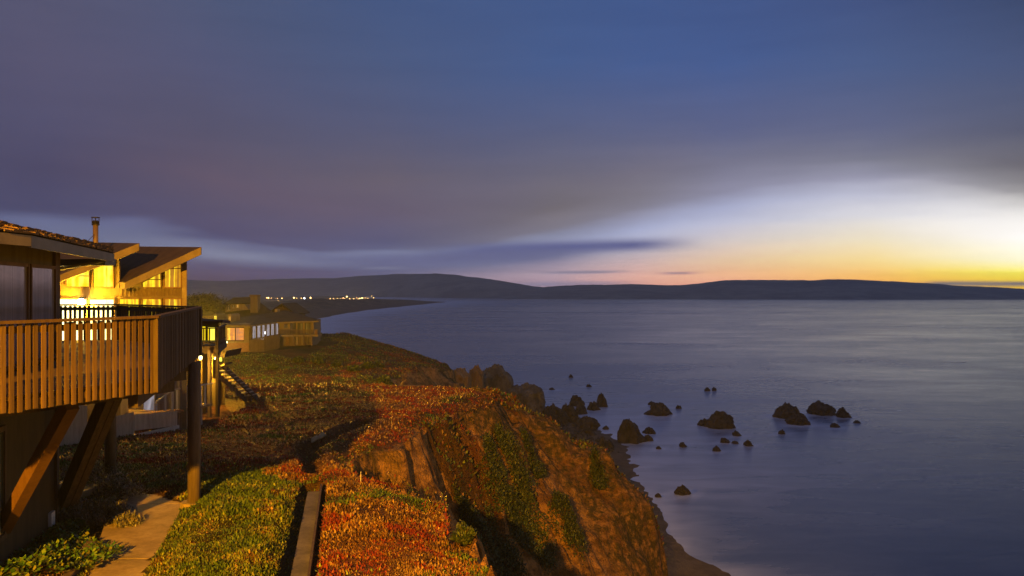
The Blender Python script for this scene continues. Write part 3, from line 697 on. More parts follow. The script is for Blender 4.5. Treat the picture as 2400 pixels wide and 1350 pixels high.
# the second eave, over the far wing of the same house
S = [Vector((-12.4,20.4,30.60)), Vector((-9.95,19.65,30.60)), Vector((-10.35,21.0,30.64)), Vector((-12.5,22.5,30.64))]
ev = MB().prism(S, (0,0,.16)).build('eave', M['gutter'], lodge)
MB().prism([Vector((-10.9,18.6,30.40)), Vector((-9.6,19.0,30.66)), Vector((-11.3,20.0,30.45))], (0,0,.05)).build('soffit', M['fascia'], lodge)
# deck
DA0, DA, DB, DC, DD = (-8.15,9.65), (-6.2,14.0), (-8.4,21.6), (-12.3,25.2), (-15.2,24.6)
fl = [(-8.9,9.2), DA0, DA, DB, DC, DD, (-14.5,19.2), (-10.1,18.0)]
ins = [v2(p, (-10.4,18.4), .02) for p in fl]
deck = MB().slab(ins, 28.20, 28.44).build('deck', M['deck_floor'], lodge)
# railing boards, one by one on the sides one can see
def board_run(a, b, pitch, w, parent, mat, z0, z1, name, single=True, skip=None, proto=None):
    L = math.dist(a, b); n = int(L/pitch); d = Vector((b[0]-a[0], b[1]-a[1], 0)).normalized(); o = Vector((d.y, -d.x, 0))
    allb = MB(); rj = random.Random(n)
    rr = random.Random(int(L*100))
    for i in range(n):
        p = Vector((a[0], a[1], 0))+d*(pitch*(i+.5)+rr.uniform(-.006, .006))+o*rr.uniform(-.008, .008); j = rr.uniform(-.015, .015)
        if single:
            k = MB().beam(p+o*.0+Vector((0,0,z0+j)), p+Vector((0,0,z1)), w, .022, tuple(o)).build(name, mat, parent, loc=p+Vector((0,0,z0)))
        else: allb.beam(p+Vector((0,0,z0+j)), p+Vector((0,0,z1)), w, .03, tuple(o))
    return None if single else allb.build(name, mat, parent)
ZT, ZB = 29.50, 28.22
def rail_side(a, b, mat, pitch, w, single, zt=ZT, zb=ZB):
    d = Vector((b[0]-a[0], b[1]-a[1], 0)).normalized(); o = Vector((d.y, -d.x, 0))*-.03
    A3, B3 = Vector((a[0],a[1],0))+o*0, Vector((b[0],b[1],0))
    r = MB().beam(A3+Vector((0,0,zt+.03)), B3+Vector((0,0,zt+.03)), .14, .045).build('railing', mat, lodge)
    m = MB()
    for z in (zt-.09, 28.33): m.beam(A3-o*-1.2+Vector((0,0,z)), B3-o*-1.2+Vector((0,0,z)), .035, .10)
    m.build('rail', mat, r)
    board_run(a, b, pitch, w, r, mat, zb, zt, 'baluster' if single else 'balusters', single)
    if not single: tag(r.children[-1], kind='stuff')
    return r
rail_side(DA0, DA, M['deck_board'], .125, .068, True)
rail_side(DA, DB, M['dark_and_shaded_wood'], .086, .068, True)  # side turned from the lamp: its shade is put into a darker board colour
rail_side(DB, DC, M['dark_and_shaded_wood'], .135, .07, False)
rail_side(DC, DD, M['dark_and_shaded_wood'], .135, .07, False)
for p in (DA, DB, DC):
    MB().box(p[0]-.06, p[0]+.06, p[1]-.06, p[1]+.06, 28.22, 29.5).build('rail_post', M['dark_and_shaded_wood'], lodge)
bm_ = MB()
for t in (.25, .55, .85): bm_.beam((*v2(DA0, (-10.1,18), t), 28.08), (*v2(DA, DB, t*.9+.05), 28.08), .14, .22)
bm_.beam((-6.6,14.0,28.06), (-8.65,21.3,28.06), .16, .24); bm_.beam((-8.65,21.3,28.06), (-12.2,24.8,28.06), .16, .24)
bm_.build('beams', M['dark_and_shaded_wood'], lodge)
for (px, base, d, zt) in ((455,1187,20.1,28.2), (259,1115,23.3,28.2)):
    x, y, z = at(px, base, d); z = float(ground(x, y))
    pm = MB().tube([(x,y,z-.15),(x,y,zt)], .155, 20).build('post', M['post_wood'], lodge, smooth=True)
    MB().tube([(x-.02,y+.02,z-.2),(x-.02,y+.02,z+.07)], [.34,.30], 9).build('footing', M['concrete'], pm)
MB().beam((-9.47,14.95,25.55), (-7.35,13.4,28.10), .20, .24).build('brace', M['lamplit_brace_wood'], lodge)  # same timber as the dark pair, lamplight put into its colour
for k in (0, .34):
    MB().beam((-10.12+k*.3,18.1+k*.4,25.2), (-8.45+k*.3,17.1+k*.4,28.12), .17, .30).build('brace', M['dark_and_shaded_wood'], lodge)

# ------------------------------------------------------------------ second unit: two shed roofs, lit windows
D2 = 34.0
unit = empty('shed_roof_house', at(300, 1010, D2), 'tan board house with two slanting shed roofs and glowing yellow windows', 'house')
def p2(px, py, d=D2): return Vector(at(px, py, d))
wR = [p2(282,1016), p2(437,1016), p2(437,597), p2(300,668), p2(282,668)]
wL = [p2(40,1016), p2(281.5,1016), p2(281.5,596), p2(145,656), p2(40,700)]
MB().prism(wR, (-2.6,5,0)).build('wall', M['tan_siding'], unit); MB().prism(wL, (-3,6,0)).build('wall', M['tan_siding'], unit)
def shed(lo, hi, back, backlo, th, name):
    r = MB().prism([lo, hi, back, backlo], (0,0,th)).build(name, M['roof_felt'], unit)
    lo2, hi2 = lo+Vector((0,-.03,0)), hi+Vector((.02,-.03,0))
    MB().prism([lo2+Vector((0,0,-.24)), hi2+Vector((0,0,-.24)), hi2+Vector((0,0,th-.012)), lo2+Vector((0,0,th-.012))], (0,-.07,0)).build('fascia', M['fascia'], r)
    return r
T2 = Vector(at(472,583,32.6)); L2 = Vector(at(296,665,33.2)); R2_ = Vector(at(300,580.5,42)); Q2 = L2+(R2_-T2)*.75
r2 = shed(L2, T2, R2_, Q2+Vector((-1.2,0,-.4)), .07, 'roof')
MB().prism([L2+Vector((-.32,.15,-.20)), L2+Vector((.0,.0,-.24)), L2+Vector((.0,0,.06)), L2+Vector((-.32,.15,.05))], (0,.25,0)).build('beam_end', M['fascia'], r2)
T1 = Vector(at(327,574,32.8)); L1 = Vector(at(143,648,33.3)); R1 = Vector(at(196,570.5,41)); Q1 = L1+(R1-T1)*.8
shed(L1, T1, R1, Q1, .07, 'roof')
def pane(pts, mat, name='window', bars=(), off=.05, fw=.05, parent=None, d=D2, fm='trim_brown'):
    """a lit pane set proud of the wall, with a frame butted round it"""
    P = [p2(x, y, d)+Vector((0,-off,0)) for x, y in pts]; c = sum(P, Vector())/len(P)
    w = MB().prism(P, (0,.03,0)).build(name, M[mat], parent or unit)
    f = MB(); n = len(P)
    for i in range(n):
        a, b = P[i], P[(i+1) % n]; t = (b-a).normalized(); f.beam(a-t*.0+Vector((0,-.012,0)), b+Vector((0,-.012,0)), .06+.002*i, fw, (0,0,1) if abs(t.z) < .8 else (1,0,0))
    for (a, b) in bars: f.beam(p2(*a, d)+Vector((0,-off-.015,0)), p2(*b, d)+Vector((0,-off-.015,0)), .03, .035)
    f.build('frame', M[fm], w); return w
pane([(335,674),(380,674),(380,637),(335,662)], 'lit_amber', bars=[((335,655),(380,655))])
pane([(387,674),(426.5,674),(426.5,614),(387,634)], 'lit_amber', bars=[((393,630),(426,629))])
pane([(157,673),(212,673),(212,627.5),(157,649)], 'lit_yellow', bars=[((157,646),(212,647))])
pane([(220,674),(268,674),(268,604.5),(220,625)], 'lit_yellow', bars=[((224,622),(268,622))])
for a, b, m in ((281,328,'lit_amber'), (335,381,'lit_amber'), (387,426.5,'lit_amber')):
    pane([(a,828),(b,828),(b,700),(a,700)], m, 'sliding_door')
pane([(60,828),(206,828),(206,700),(60,700)], 'lit_white', 'sliding_door'); pane([(211,828),(270,828),(270,701),(211,701)], 'lit_white', 'sliding_door')
bt = MB()
for px in list(range(286,432,9)): bt.box(p2(px,0).x-.012, p2(px,0).x+.012, D2-.028, D2-.003, p2(0,694).z, p2(0,677).z)
bt.build('battens', M['tan_siding'], unit)
MB().box(p2(145,0).x, p2(437,0).x, D2-.045, D2-.003, p2(0,699).z, p2(0,695).z).build('trim_board', M['fascia'], unit)
MB().box(p2(428,0).x, p2(438.5,0).x, D2-.05, D2-.003, p2(0,1010).z, p2(0,602).z).build('corner_board', M['fascia'], unit)
MB().box(p2(270,0).x, p2(281,0).x, D2-.05, D2-.003, p2(0,675).z, p2(0,600).z).build('corner_board', M['fascia'], unit)
bt = MB()
for px in (300,317,372,388,405,420): bt.box(p2(px,0).x-.035, p2(px,0).x+.035, D2-.04, D2-.003, p2(0,1012).z, p2(0,838).z)
bt.build('battens', M['pale_plank'], unit)
pane([(337,962),(365,962),(365,900),(337,900)], 'lit_cool', 'door', fm='pale_plank')
MB().box(p2(283,0).x, p2(436,0).x, D2-.02, D2-.003, p2(0,1013).z, p2(0,834).z).build('lower_wall', M['pale_plank'], unit)
# stove pipe on the shed roof, with cap, cage and guy wire
x, y, z = at(224,572,33.6); pz = 30.9+1.0
ch = MB().tube([(x,y,31.2),(x,y,at(0,528,33.6)[2])], .105, 14).build('stove_pipe', M['metal'], unit, smooth=True)
zt = at(0,528,33.6)[2]
c = MB().tube([(x,y,zt),(x,y,zt+.05)], [.15,.15], 14); c.tube([(x,y,zt+.05),(x,y,zt+.12),(x,y,zt+.2)], [.10,.14,.10], 12); c.tube([(x,y,zt+.31),(x,y,zt+.34)], [.17,.17], 14)
for k in range(6): c.tube([(x+.15*math.cos(k*1.047), y+.15*math.sin(k*1.047), zt+.04), (x+.15*math.cos(k*1.047), y+.15*math.sin(k*1.047), zt+.32)], .012, 5)
c.build('cap', M['iron'], ch)
MB().tube([(x,y,at(0,546,33.6)[2]), at(203,568,32.8)], .012, 5).build('guy_wire', M['iron'], ch)
# sea deck of the second unit, on slim posts
dk = [(-18.2,38.1), (-14.36,39.2), (-15.45,43.3), (-18.8,43.3)]
MB().slab(dk, 27.10, 27.28).build('deck', M['deck_floor'], unit)
def run(a, b, zt, zb, mat, pitch, w, cap=.10):
    r = MB().beam((*a, zt), (*b, zt), cap, .05).beam((*a, 27.42), (*b, 27.42), .04, .08).build('railing', M[mat], unit)
    board_run(a, b, pitch, w, r, M[mat], zb, zt, 'baluster', True)
run((-18.2,38.06), (-14.34,39.16), 28.13, 26.98, 'dark_and_shaded_wood', .27, .06)
run((-14.34,39.16), (-15.42,43.3), 28.13, 26.98, 'dark_and_shaded_wood', .27, .06)
MB().slab([(-18.2,38.0),(-14.36,39.08),(-14.36,39.0),(-18.2,37.92)], 26.92, 27.26).build('rim_board', M['dark_and_shaded_wood'], unit)
MB().slab([(-14.26,39.16),(-15.36,43.3),(-15.44,43.3),(-14.34,39.16)], 26.92, 27.26).build('rim_board', M['dark_and_shaded_wood'], unit)
for (px, d, zt, w) in ((491,38.7,27.1,.15), (480,40.5,27.1,.18), (509.5,39.0,28.2,.14)):
    x, y, _ = at(px, 0, d); z0 = float(ground(x, y))-.1
    MB().box(x-w/2, x+w/2, y-w/2, y+w/2, z0 if px != 509 else 26.95, zt).build('post', M['post_wood'] if px == 491 else M['dark_and_shaded_wood'], unit)
# east wing behind that deck
MB().prism([Vector((at(430,0,43.4)[0],43.4,23.2)),Vector((at(513,0,43.4)[0],43.4,23.2)),Vector((at(513,0,43.4)[0],43.4,28.25)),Vector((at(430,0,43.4)[0],43.4,28.25))], (-2.4,4.6,0)).build('wall', M['tan_siding'], unit)
MB().prism([Vector(at(425,760,42.6)), Vector(at(522,757,42.6)), Vector(at(540,757,46)), Vector(at(430,748,46))], (0,0,.14)).build('roof', M['roof_felt'], unit)
pane([(440,828),(460,828),(460,764),(440,764)], 'lit_yellow', 'sliding_door', d=43.4); pane([(463,828),(484,828),(484,764),(463,764)], 'lit_yellow', 'sliding_door', d=43.4); pane([(487,828),(506,828),(506,766),(487,766)], 'lit_yellow', 'sliding_door', d=43.4)
pane([(512,833),(523,833),(523,848),(512,848)], 'lit_yellow', 'window', d=44.2)
MB().prism([Vector(at(505,826,43.2)), Vector(at(530,823,43.2)), Vector(at(526,838,43.2)), Vector(at(500,838,43.2))], (0,2.5,0)).build('soffit_box', M['dark_and_shaded_wood'], unit)
MB().prism([Vector((at(500,0,44.3)[0],44.3,23.2)),Vector((at(527,0,44.3)[0],44.3,23.2)),Vector(at(527,838,44.3)),Vector(at(500,838,44.3))], (-1.5,2.7,0)).build('lower_wall', M['tan_siding'], unit)
MB().prism([Vector(at(495,868,43.3)), Vector(at(527,856,43.3)), Vector(at(527,852,43.3)), Vector(at(495,862,43.3))], (0,1.2,0)).build('landing', M['dark_and_shaded_wood'], unit)

def wall_lamp(name, px, py, d, r, mat, lab, power, col, tall=1.0, spot=None):
    x, y, z = at(px, py, d)
    e = empty(name, (x, y, z), lab, 'lamp', 'lit lamps on the houses')
    b = MB(); k = 10
    b.tube([(x,y,z-r*tall*math.cos(t*math.pi/12)) for t in range(1, 12)], [r*math.sin(t*math.pi/12) for t in range(1, 12)], 20)
    b.build('bulb', M[mat], e, smooth=True)
    MB().tube([(x,y,z+r*tall),(x,y,z+r*tall+.06)], [r*.7,r*.45], 12).beam((x,y+.02,z+r*tall+.04),(x,y+(.36 if power > 1500 else .30),z+r*tall+.04),.06,.05).build('bracket', M['iron'], e)
    l = bpy.data.lights.new('lamp_light', 'POINT'); l.energy = power; l.color = col; l.shadow_soft_size = r*1.15
    lo = bpy.data.objects.new('lamp_light', l); C.objects.link(lo); lo.parent = e; lo.location = (0, -r*1.2, -r*1.6)
    return e
WARM = (1,.60,.12)
wall_lamp('wall_lamp', 190, 708, 33.62, .15, 'bulb_warm', 'dazzling round wall lamp above the sliding door of the shed roof house', 1900, (1,.50,.02))
wall_lamp('wall_lamp', 470, 838, 37.5, .07, 'bulb_soft', 'small lit lamp hanging below the side deck, beside the pillar', 350, (1,.53,.06), 1.6)
wall_lamp('wall_lamp', 507, 846, 43.0, .11, 'bulb_soft', 'tall white lit lamp at the head of the outdoor wooden stair', 850, (1,.53,.03), 2.2)

# white plank enclosure and landing with rails below the second unit
pl = empty('plank_wall', (-15, 31, 24.1), 'weathered pale plank wall enclosing the patio under the deck', 'wall')
a, b_, c, d_ = at(136,1050,28.6), at(305,1020,31.2), at(413,1003,33.0), None
def panel(mb, p, q, zt0, zt1, zb0, zb1, th=.08):
    P = [Vector((p[0],p[1],zb0)), Vector((q[0],q[1],zb1)), Vector((q[0],q[1],zt1)), Vector((p[0],p[1],zt0))]; return mb.prism(P, (.03,th,0))
zt = lambda py, d: EYE-(py-HY)/F*d
panel(MB(), at(120,0,28.3), at(200,0,29.6), zt(950,28.3), zt(951,29.6), 24.1, 24.1).build('panel', M['pale_plank'], pl)
panel(MB(), at(200.5,0,29.62), at(311,0,31.2), zt(992,29.6), zt(966,31.2), 24.1, 24.1).build('panel', M['pale_plank'], pl)
panel(MB(), at(311.5,0,31.22), at(412,0,33), zt(972,31.2), zt(964,33), zt(1010,31.2), zt(998,33)).build('panel', M['pale_plank'], pl)
panel(MB(), at(296,0,31.0), at(415,0,32.9), zt(1022,31.0), zt(997,32.9), zt(1032,31.0), zt(1005,32.9), .14).build('cap_board', M['white_paint'], pl)
for px, d in ((392,32.7), (405,32.95)):
    x, y, _ = at(px, 0, d); MB().box(x-.06, x+.06, y-.02, y+.1, float(ground(x,y))-.1, zt(1003, d)).build('leg', M['white_paint'], pl)
ld = empty('patio_landing', at(410,960,34.6), 'raised timber landing with thin pale handrail between plank wall and pillar', 'landing')
MB().prism([Vector(at(300,972,32.0)), Vector(at(413,962,33.4)), Vector(at(498,945,36.5)), Vector(at(498,945,38.0)), Vector(at(300,950,35.5))], (0,0,-.12)).build('floor', M['deck_floor'], ld)
rl = MB()
rl.tube([at(362,945,33.2), at(405,914,33.6), at(440,908,34.4), at(500,898,36.4)], .035, 6)
rl.build('handrail', M['white_paint'], ld)
for px, t, bt_, d in ((366,945,968,33.25), (387,928,967,33.4), (404,915,966,33.6), (415,912,964,33.9), (427,910,962,34.2), (441,908,958,34.5), (470,903,952,35.4), (480,901,950,35.8)):
    x, y, _ = at(px, 0, d); MB().box(x-.035, x+.035, y-.035, y+.035, zt(bt_, d), zt(t, d)).build('baluster', M['white_paint'], ld)
for px, d in ((425,34.2), (436,35.2), (470,36.0)):
    x, y, _ = at(px, 0, d); MB().box(x-.06, x+.06, y-.06, y+.06, float(ground(x,y))-.1, zt(957, d)).build('leg', M['pale_plank'], ld)

# outdoor stair down to the lawn
s0, s1 = Vector(at(500,868,41.5)), Vector(at(578,938,46.0)); s1.z = float(ground(s1.x, s1.y))+.05
st_ = empty('wooden_stair', tuple(s1), 'wooden outdoor stair with sloping handrail leading down to the lawn', 'stair')
sd = Vector((.35,.94,0)).normalized()*.95
for o in (Vector((0,0,0)), sd): MB().beam(s0+o, s1+o, .06, .28).build('stringer', M['post_wood'], st_)
for k in range(1, 10):
    p = s0.lerp(s1, k/10)+Vector((0,0,.10)); MB().beam(p, p+sd, .30, .05).build('tread', M['pale_plank'], st_)
h0, h1 = s0+Vector((-.1,0,.62)), s1+Vector((-.05,0,.95))
MB().beam(h0+Vector((-.6,-.4,.42)), h1, .06, .08).build('handrail', M['dark_and_shaded_wood'], st_)
for k in (.04, .62, .97):
    p = s0.lerp(s1, k); MB().box(p.x-.08, p.x+.08, p.y-.08, p.y+.08, p.z-.35, p.lerp(h0.lerp(h1,k),1).z).build('post', M['dark_and_shaded_wood'] if k < .5 else M['post_wood'], st_)
p = s1+sd*.2; MB().box(p.x-.03, p.x+.17, p.y-.1, p.y+.1, s1.z-.15, s1.z+.62).build('post', M['post_wood'], st_)
# ------------------------------------------------------------------ houses farther along the bluff
def q3(px, py, d): return Vector(at(px, py, d))
gl = empty('glass_front_house', q3(620,815,118), 'low house with wide eaves, lit corner window and glazed side facing the sea', 'house')
ZE = -76*122/F+30
def fz(px, d): x, y, _ = at(px, 0, d); return float(ground(x, y))
g0 = 20.2
# front room with the lit picture window
f0, f1, f2 = at(527,0,114), at(585,0,115), at(652,0,126)
MB().slab([(f0[0],f0[1]), (f1[0],f1[1]), (f2[0],f2[1]), (f2[0]-12,f2[1]+6), (f0[0]-3,f0[1]+9)], q3(0,803,115).z, ZE).build('wall', M['far_wall'], gl)
MB().slab([(f0[0]-.06,f0[1]-.08), (f1[0]+.08,f1[1]-.08), (f2[0]+.1,f2[1]), (f2[0]-12,f2[1]+6), (f0[0]-3,f0[1]+9)], g0, q3(0,803,115).z).build('foundation', M['brick'], gl)
w = MB().prism([q3(533,798,113.9), q3(571,798,114.6), q3(571,768,114.6), q3(533,768,113.9)], (0,.05,0)).build('window', M['lit_room'], gl)
f = MB().beam(q3(552,798,114.1), q3(552,768,114.1), .12, .05).beam(q3(532,798.5,113.8), q3(572,798.5,114.5), .1, .16).beam(q3(532,767.5,113.8), q3(572,767.5,114.5), .1, .14)
f.build('frame', M['dark_and_shaded_wood'], w)
MB().beam(q3(586,768,115), q3(586,822,115), .25, .25, (1,0,0)).build('corner_post', M['dark_and_shaded_wood'], gl)
# glazed side running away from us
fa, fb = Vector((f1[0]+.12, f1[1]+.3, 0)), Vector((f2[0]+.12, f2[1]-.2, 0))
for k in range(6):
    a, b = fa.lerp(fb, k/6+.015), fa.lerp(fb, (k+1)/6-.03)
    w = MB().prism([Vector((a.x,a.y,23.0)), Vector((b.x,b.y,23.0)), Vector((b.x,b.y,ZE-.15)), Vector((a.x,a.y,ZE-.15))], (.05,0,0)).build('window', M['lit_cool'], gl)
    MB().beam((a.x+.06,a.y-.1,22.9), (a.x+.06,a.y-.1,ZE), .12, .2, (1,0,0)).build('frame', M['dark_and_shaded_wood'], w)
# right wing with sliding doors and sea balcony
r0, r1 = at(650,0,126.3), at(735,0,127)
MB().slab([(r0[0],r0[1]), (r1[0],r1[1]), (r1[0]-1,r1[1]+9), (r0[0]-2,r0[1]+9)], q3(0,786,126).z, ZE).build('wall', M['far_wall'], gl)
MB().slab([(r0[0]+.3,r0[1]+.1), (r1[0]-.2,r1[1]+.1), (r1[0]-1,r1[1]+9), (r0[0]-2,r0[1]+9)], g0, q3(0,786,126).z-.005).build('lower_wall', M['far_brown'], gl)
for a, b, t, s in ((666,674,760,768), (680,693,757,783), (697,709,757,783), (714,728,757,783)):
    w = MB().prism([q3(a,s,126.2), q3(b,s,126.2), q3(b,t,126.2), q3(a,t,126.2)], (0,.06,0)).build('window' if s < 770 else 'sliding_door', M['dark_glass'], gl)
    MB().beam(q3((a+b)/2,s,126.1), q3((a+b)/2,t,126.1), .08, .05, (1,0,0)).beam(q3(a,t,126.1), q3(b,t,126.1), .06, .1).build('frame', M['dark_and_shaded_wood'], w)
for a, b, m in ((693,699,'far_wall'), (706,712,'far_wall'), (670,678,'brick'), (718,722,'far_wall')):
    MB().prism([q3(a,808,126.2), q3(b,808,126.2), q3(b,788,126.2), q3(a,788,126.2)], (0,.05,0)).build('panel', M[m], gl)
b0, b1 = at(652,0,124.3), at(745,0,125)
bal = MB().slab([(b0[0],b0[1]), (b1[0],b1[1]), (b1[0],b1[1]+2.6), (b0[0],b0[1]+2.6)], q3(0,786,125).z-.2, q3(0,784,125).z).build('balcony', M['far_wall'], gl)
rr_ = MB().beam(q3(652,773,124.4), q3(744.5,773,125), .08, .08).beam(q3(744.5,773,125), q3(744.5,773,125)+Vector((0,2.5,0)), .08, .08)
for k in range(60): rr_.beam(q3(652,783,124.4).lerp(q3(744,783,125), k/59), q3(652,773,124.4).lerp(q3(744,773,125), k/59), .05, .05, (1,0,0))
rr_.build('railing', M['far_brown'], bal)
MB().box(q3(737,0,124.6).x, q3(742,0,124.6).x, 124.8, 125.1, q3(0,784,125).z, q3(0,774,125).z).build('panel', M['brick'], bal)
for px in (655,688,712,731): MB().beam(q3(px,810,124.6), q3(px,786,124.6), .18, .18, (1,0,0)).build('post', M['far_brown'], gl)
# wide low roofs
def hip(mb, eave, peak, th=.22):
    n = len(eave)
    for i in range(n):
        a, b = Vector(eave[i]), Vector(eave[(i+1) % n]); mb.prism([a, b, Vector(peak[min(i, len(peak)-1)][1]), Vector(peak[min(i, len(peak)-1)][0])] if peak[min(i, len(peak)-1)][0] != peak[min(i, len(peak)-1)][1] else [a, b, Vector(peak[min(i, len(peak)-1)][0])], (0,0,th))
    return mb
k1, k2 = q3(612,741,133), q3(668,729,133)
ev = [q3(519,763,112.5), q3(586,764,113.5), q3(649,756,124.2), q3(747,753,124.0), q3(740,748,140), q3(500,752,140)]
rfm = MB()
rfm.prism([ev[0], ev[1], k1+Vector((-4,0,-.5))], (0,0,.12)); rfm.prism([ev[1], ev[2], k1, k1+Vector((-4,0,-.5))], (0,0,.12)); rfm.prism([ev[2], ev[3], k2, k1], (0,0,.12)); rfm.prism([ev[3], ev[4], k2], (0,0,.12)); rfm.prism([ev[0], k1+Vector((-4,0,-.5)), ev[5]], (0,0,.12)); rfm.prism([ev[5], k1+Vector((-4,0,-.5)), k1, k2, ev[4]], (0,0,.12))
rof = rfm.build('roof', M['far_roof'], gl)
fm = MB()
for a, b in ((ev[0],ev[1]), (ev[1],ev[2]), (ev[2],ev[3])): fm.beam(a+Vector((0,-.1,-.02)), b+Vector((0,-.1,-.02)), .08, .20)
fm.build('fascia', M['far_wall'], rof)
MB().slab([(q3(650,0,136).x,134.5), (q3(656,0,136).x,134.5), (q3(656,0,136).x,136), (q3(650,0,136).x,136)], 25.5, q3(0,724,136).z).build('chimney', M['far_wall'], rof)
wall_lamp('wall_lamp', 616, 780, 120.5, .38, 'bulb_cool', 'bluish white lit lamp behind the glazed side of the low far house', 260, (.9,.9,1))
wall_lamp('wall_lamp', 529, 802, 112.5, .22, 'bulb_soft', 'small lit garden lamp by the corner of the low far house', 60, WARM)
# patio fence in front of the glazed side
fe = empty('picket_fence', q3(620,815,117), 'brown timber fence round the patio of the low far house', 'fence')
fa, fb, fc = q3(586,0,114.5), q3(620,0,116), q3(655,0,122)
def fence_run(mb, a, b, z0, z1, n):
    for k in range(n+1):
        p = a.lerp(b, k/n); mb.beam((p.x,p.y,z0), (p.x,p.y,z1), .14, .05, (1,0,0))
    mb.beam((a.x,a.y,z1), (b.x,b.y,z1), .1, .1); mb.beam((a.x,a.y,z0+.35), (b.x,b.y,z0+.35), .06, .08); return mb
fence_run(MB(), fa, fb, g0, q3(0,798,115).z, 18).build('panel', M['far_brown'], fe)
fence_run(MB(), fb, fc, g0+.3, q3(0,787,118).z, 22).build('panel', M['far_brown'], fe)

ch = empty('chimney_house', q3(560,780,150), 'tall roofed house with broad chimney and dormer windows, second row', 'house')
D = 150
MB().slab([(q3(470,0,D).x,D), (q3(640,0,D).x,D), (q3(640,0,D).x,D+12), (q3(470,0,D).x,D+12)], 20, q3(0,742,D).z).build('wall', M['far_wall'], ch)
e0, e1, e2, e3 = q3(462,752,D-2), q3(652,745,D-2), q3(652,742,D+14), q3(462,745,D+14); pk0, pk1 = q3(548,700,D+6), q3(592,698,D+6)
rfm = MB(); rfm.prism([e0,e1,pk1,pk0],(0,0,.2)); rfm.prism([e1,e2,pk1],(0,0,.2)); rfm.prism([e2,e3,pk0,pk1],(0,0,.2)); rfm.prism([e3,e0,pk0],(0,0,.2))
rof = rfm.build('roof', M['far_roof'], ch)
c = MB().box(q3(587.5,0,D).x, q3(604.5,0,D).x, D-.2, D+1.4, q3(0,740,D).z, q3(0,695,D).z).build('chimney', M['far_wall'], rof)
MB().box(q3(586,0,D).x, q3(605.5,0,D).x, D-.35, D+1.5, q3(0,695,D).z, q3(0,691,D).z).build('cap', M['far_brown'], c)
dm = MB().prism([q3(527,732,D-.5), q3(583,726,D-.5), q3(572,713,D-.5), q3(530,714,D-.5)], (0,6,0)).build('dormer', M['far_wall'], ch)
MB().prism([q3(512,729,D-.8), q3(531,713,D-.8), q3(573,712,D-.8), q3(573,710,D-.8), q3(530,710.5,D-.8)], (0,6,.0)).build('roof', M['far_roof'], dm)
for a, b, t, s, m in ((533,539,715,726,'dark_glass'), (545,549,715,721,'dark_glass'), (555,558,714,720,'lit_orange')):
    w = MB().prism([q3(a,s,D-.7), q3(b,s,D-.7), q3(b,t,D-.7), q3(a,t,D-.7)], (0,.1,0)).build('window', M[m], ch)
    MB().beam(q3((a+b)/2,s,D-.75), q3((a+b)/2,t,D-.75), .12, .08, (1,0,0)).beam(q3(a-.5,s+.6,D-.75), q3(b+.5,s+.6,D-.75), .1, .12).build('frame', M['white_paint'], w)
gb = empty('gable_house', q3(660,780,162), 'dark gabled house standing behind the wide eaved low house', 'house')
D = 162
MB().prism([q3(634,790,D), q3(689,790,D), q3(689,739,D), q3(662,717,D), q3(634,728,D)], (0,9,0)).build('wall', M['far_brown'], gb)
MB().prism([q3(626,737,D-1), q3(660,713.5,D-1), q3(660,711,D-1), q3(624,735,D-1)], (0,11,0)).prism([q3(660,714,D-1), q3(693,738,D-1), q3(694,735.5,D-1), q3(660,711,D-1)], (0,11,0)).build('roof', M['far_roof'], gb)
gr = empty('garage_house', q3(490,790,136), 'dark low roofed house with a small lit square window at left', 'house')
D = 136
MB().slab([(q3(440,0,D).x,D), (q3(512,0,D).x,D), (q3(545,0,D+8).x,D+8), (q3(440,0,D+8).x,D+9)], 20, q3(0,740,D).z).build('wall', M['far_brown'], gr)
e0, e1, e2, e3 = q3(436,756,D-1), q3(511,757,D-1), q3(546,752,D+9), q3(436,752,D+9); pk0, pk1 = q3(452,725,D+4), q3(497,726,D+4)
rfm = MB(); rfm.prism([e0,e1,pk1,pk0],(0,0,.2)); rfm.prism([e1,e2,pk1],(0,0,.2)); rfm.prism([e2,e3,pk0,pk1],(0,0,.2)); rfm.build('roof', M['far_roof'], gr)
for a, b, t, s, d in ((502,507,740.5,750,D-1.3), (536.5,539.5,742,757,D-14)):
    wx_ = q3(a,s,d)
    dmr = MB().prism([q3(a-2.4,s+4,d+.05), q3(b+2.4,s+4,d+.05), q3(b+2.4,t-3,d+.05), q3((a+b)/2,t-6,d+.05), q3(a-2.4,t-3,d+.05)], (0,4,0)).build('dormer', M['far_brown'], gr)
    w = MB().prism([q3(a,s,d-.1), q3(b,s,d-.1), q3(b,t,d-.1), q3(a,t,d-.1)], (0,.08,0)).build('window', M['lit_yellow'] if a < 510 else M['lit_orange'], gr)
    MB().beam(q3((a+b)/2,s,d-.16), q3((a+b)/2,t,d-.16), .05, .05, (1,0,0)).beam(q3(a,(s+t)/2,d-.16), q3(b,(s+t)/2,d-.16), .05, .06).build('frame', M['dark_and_shaded_wood'], w)

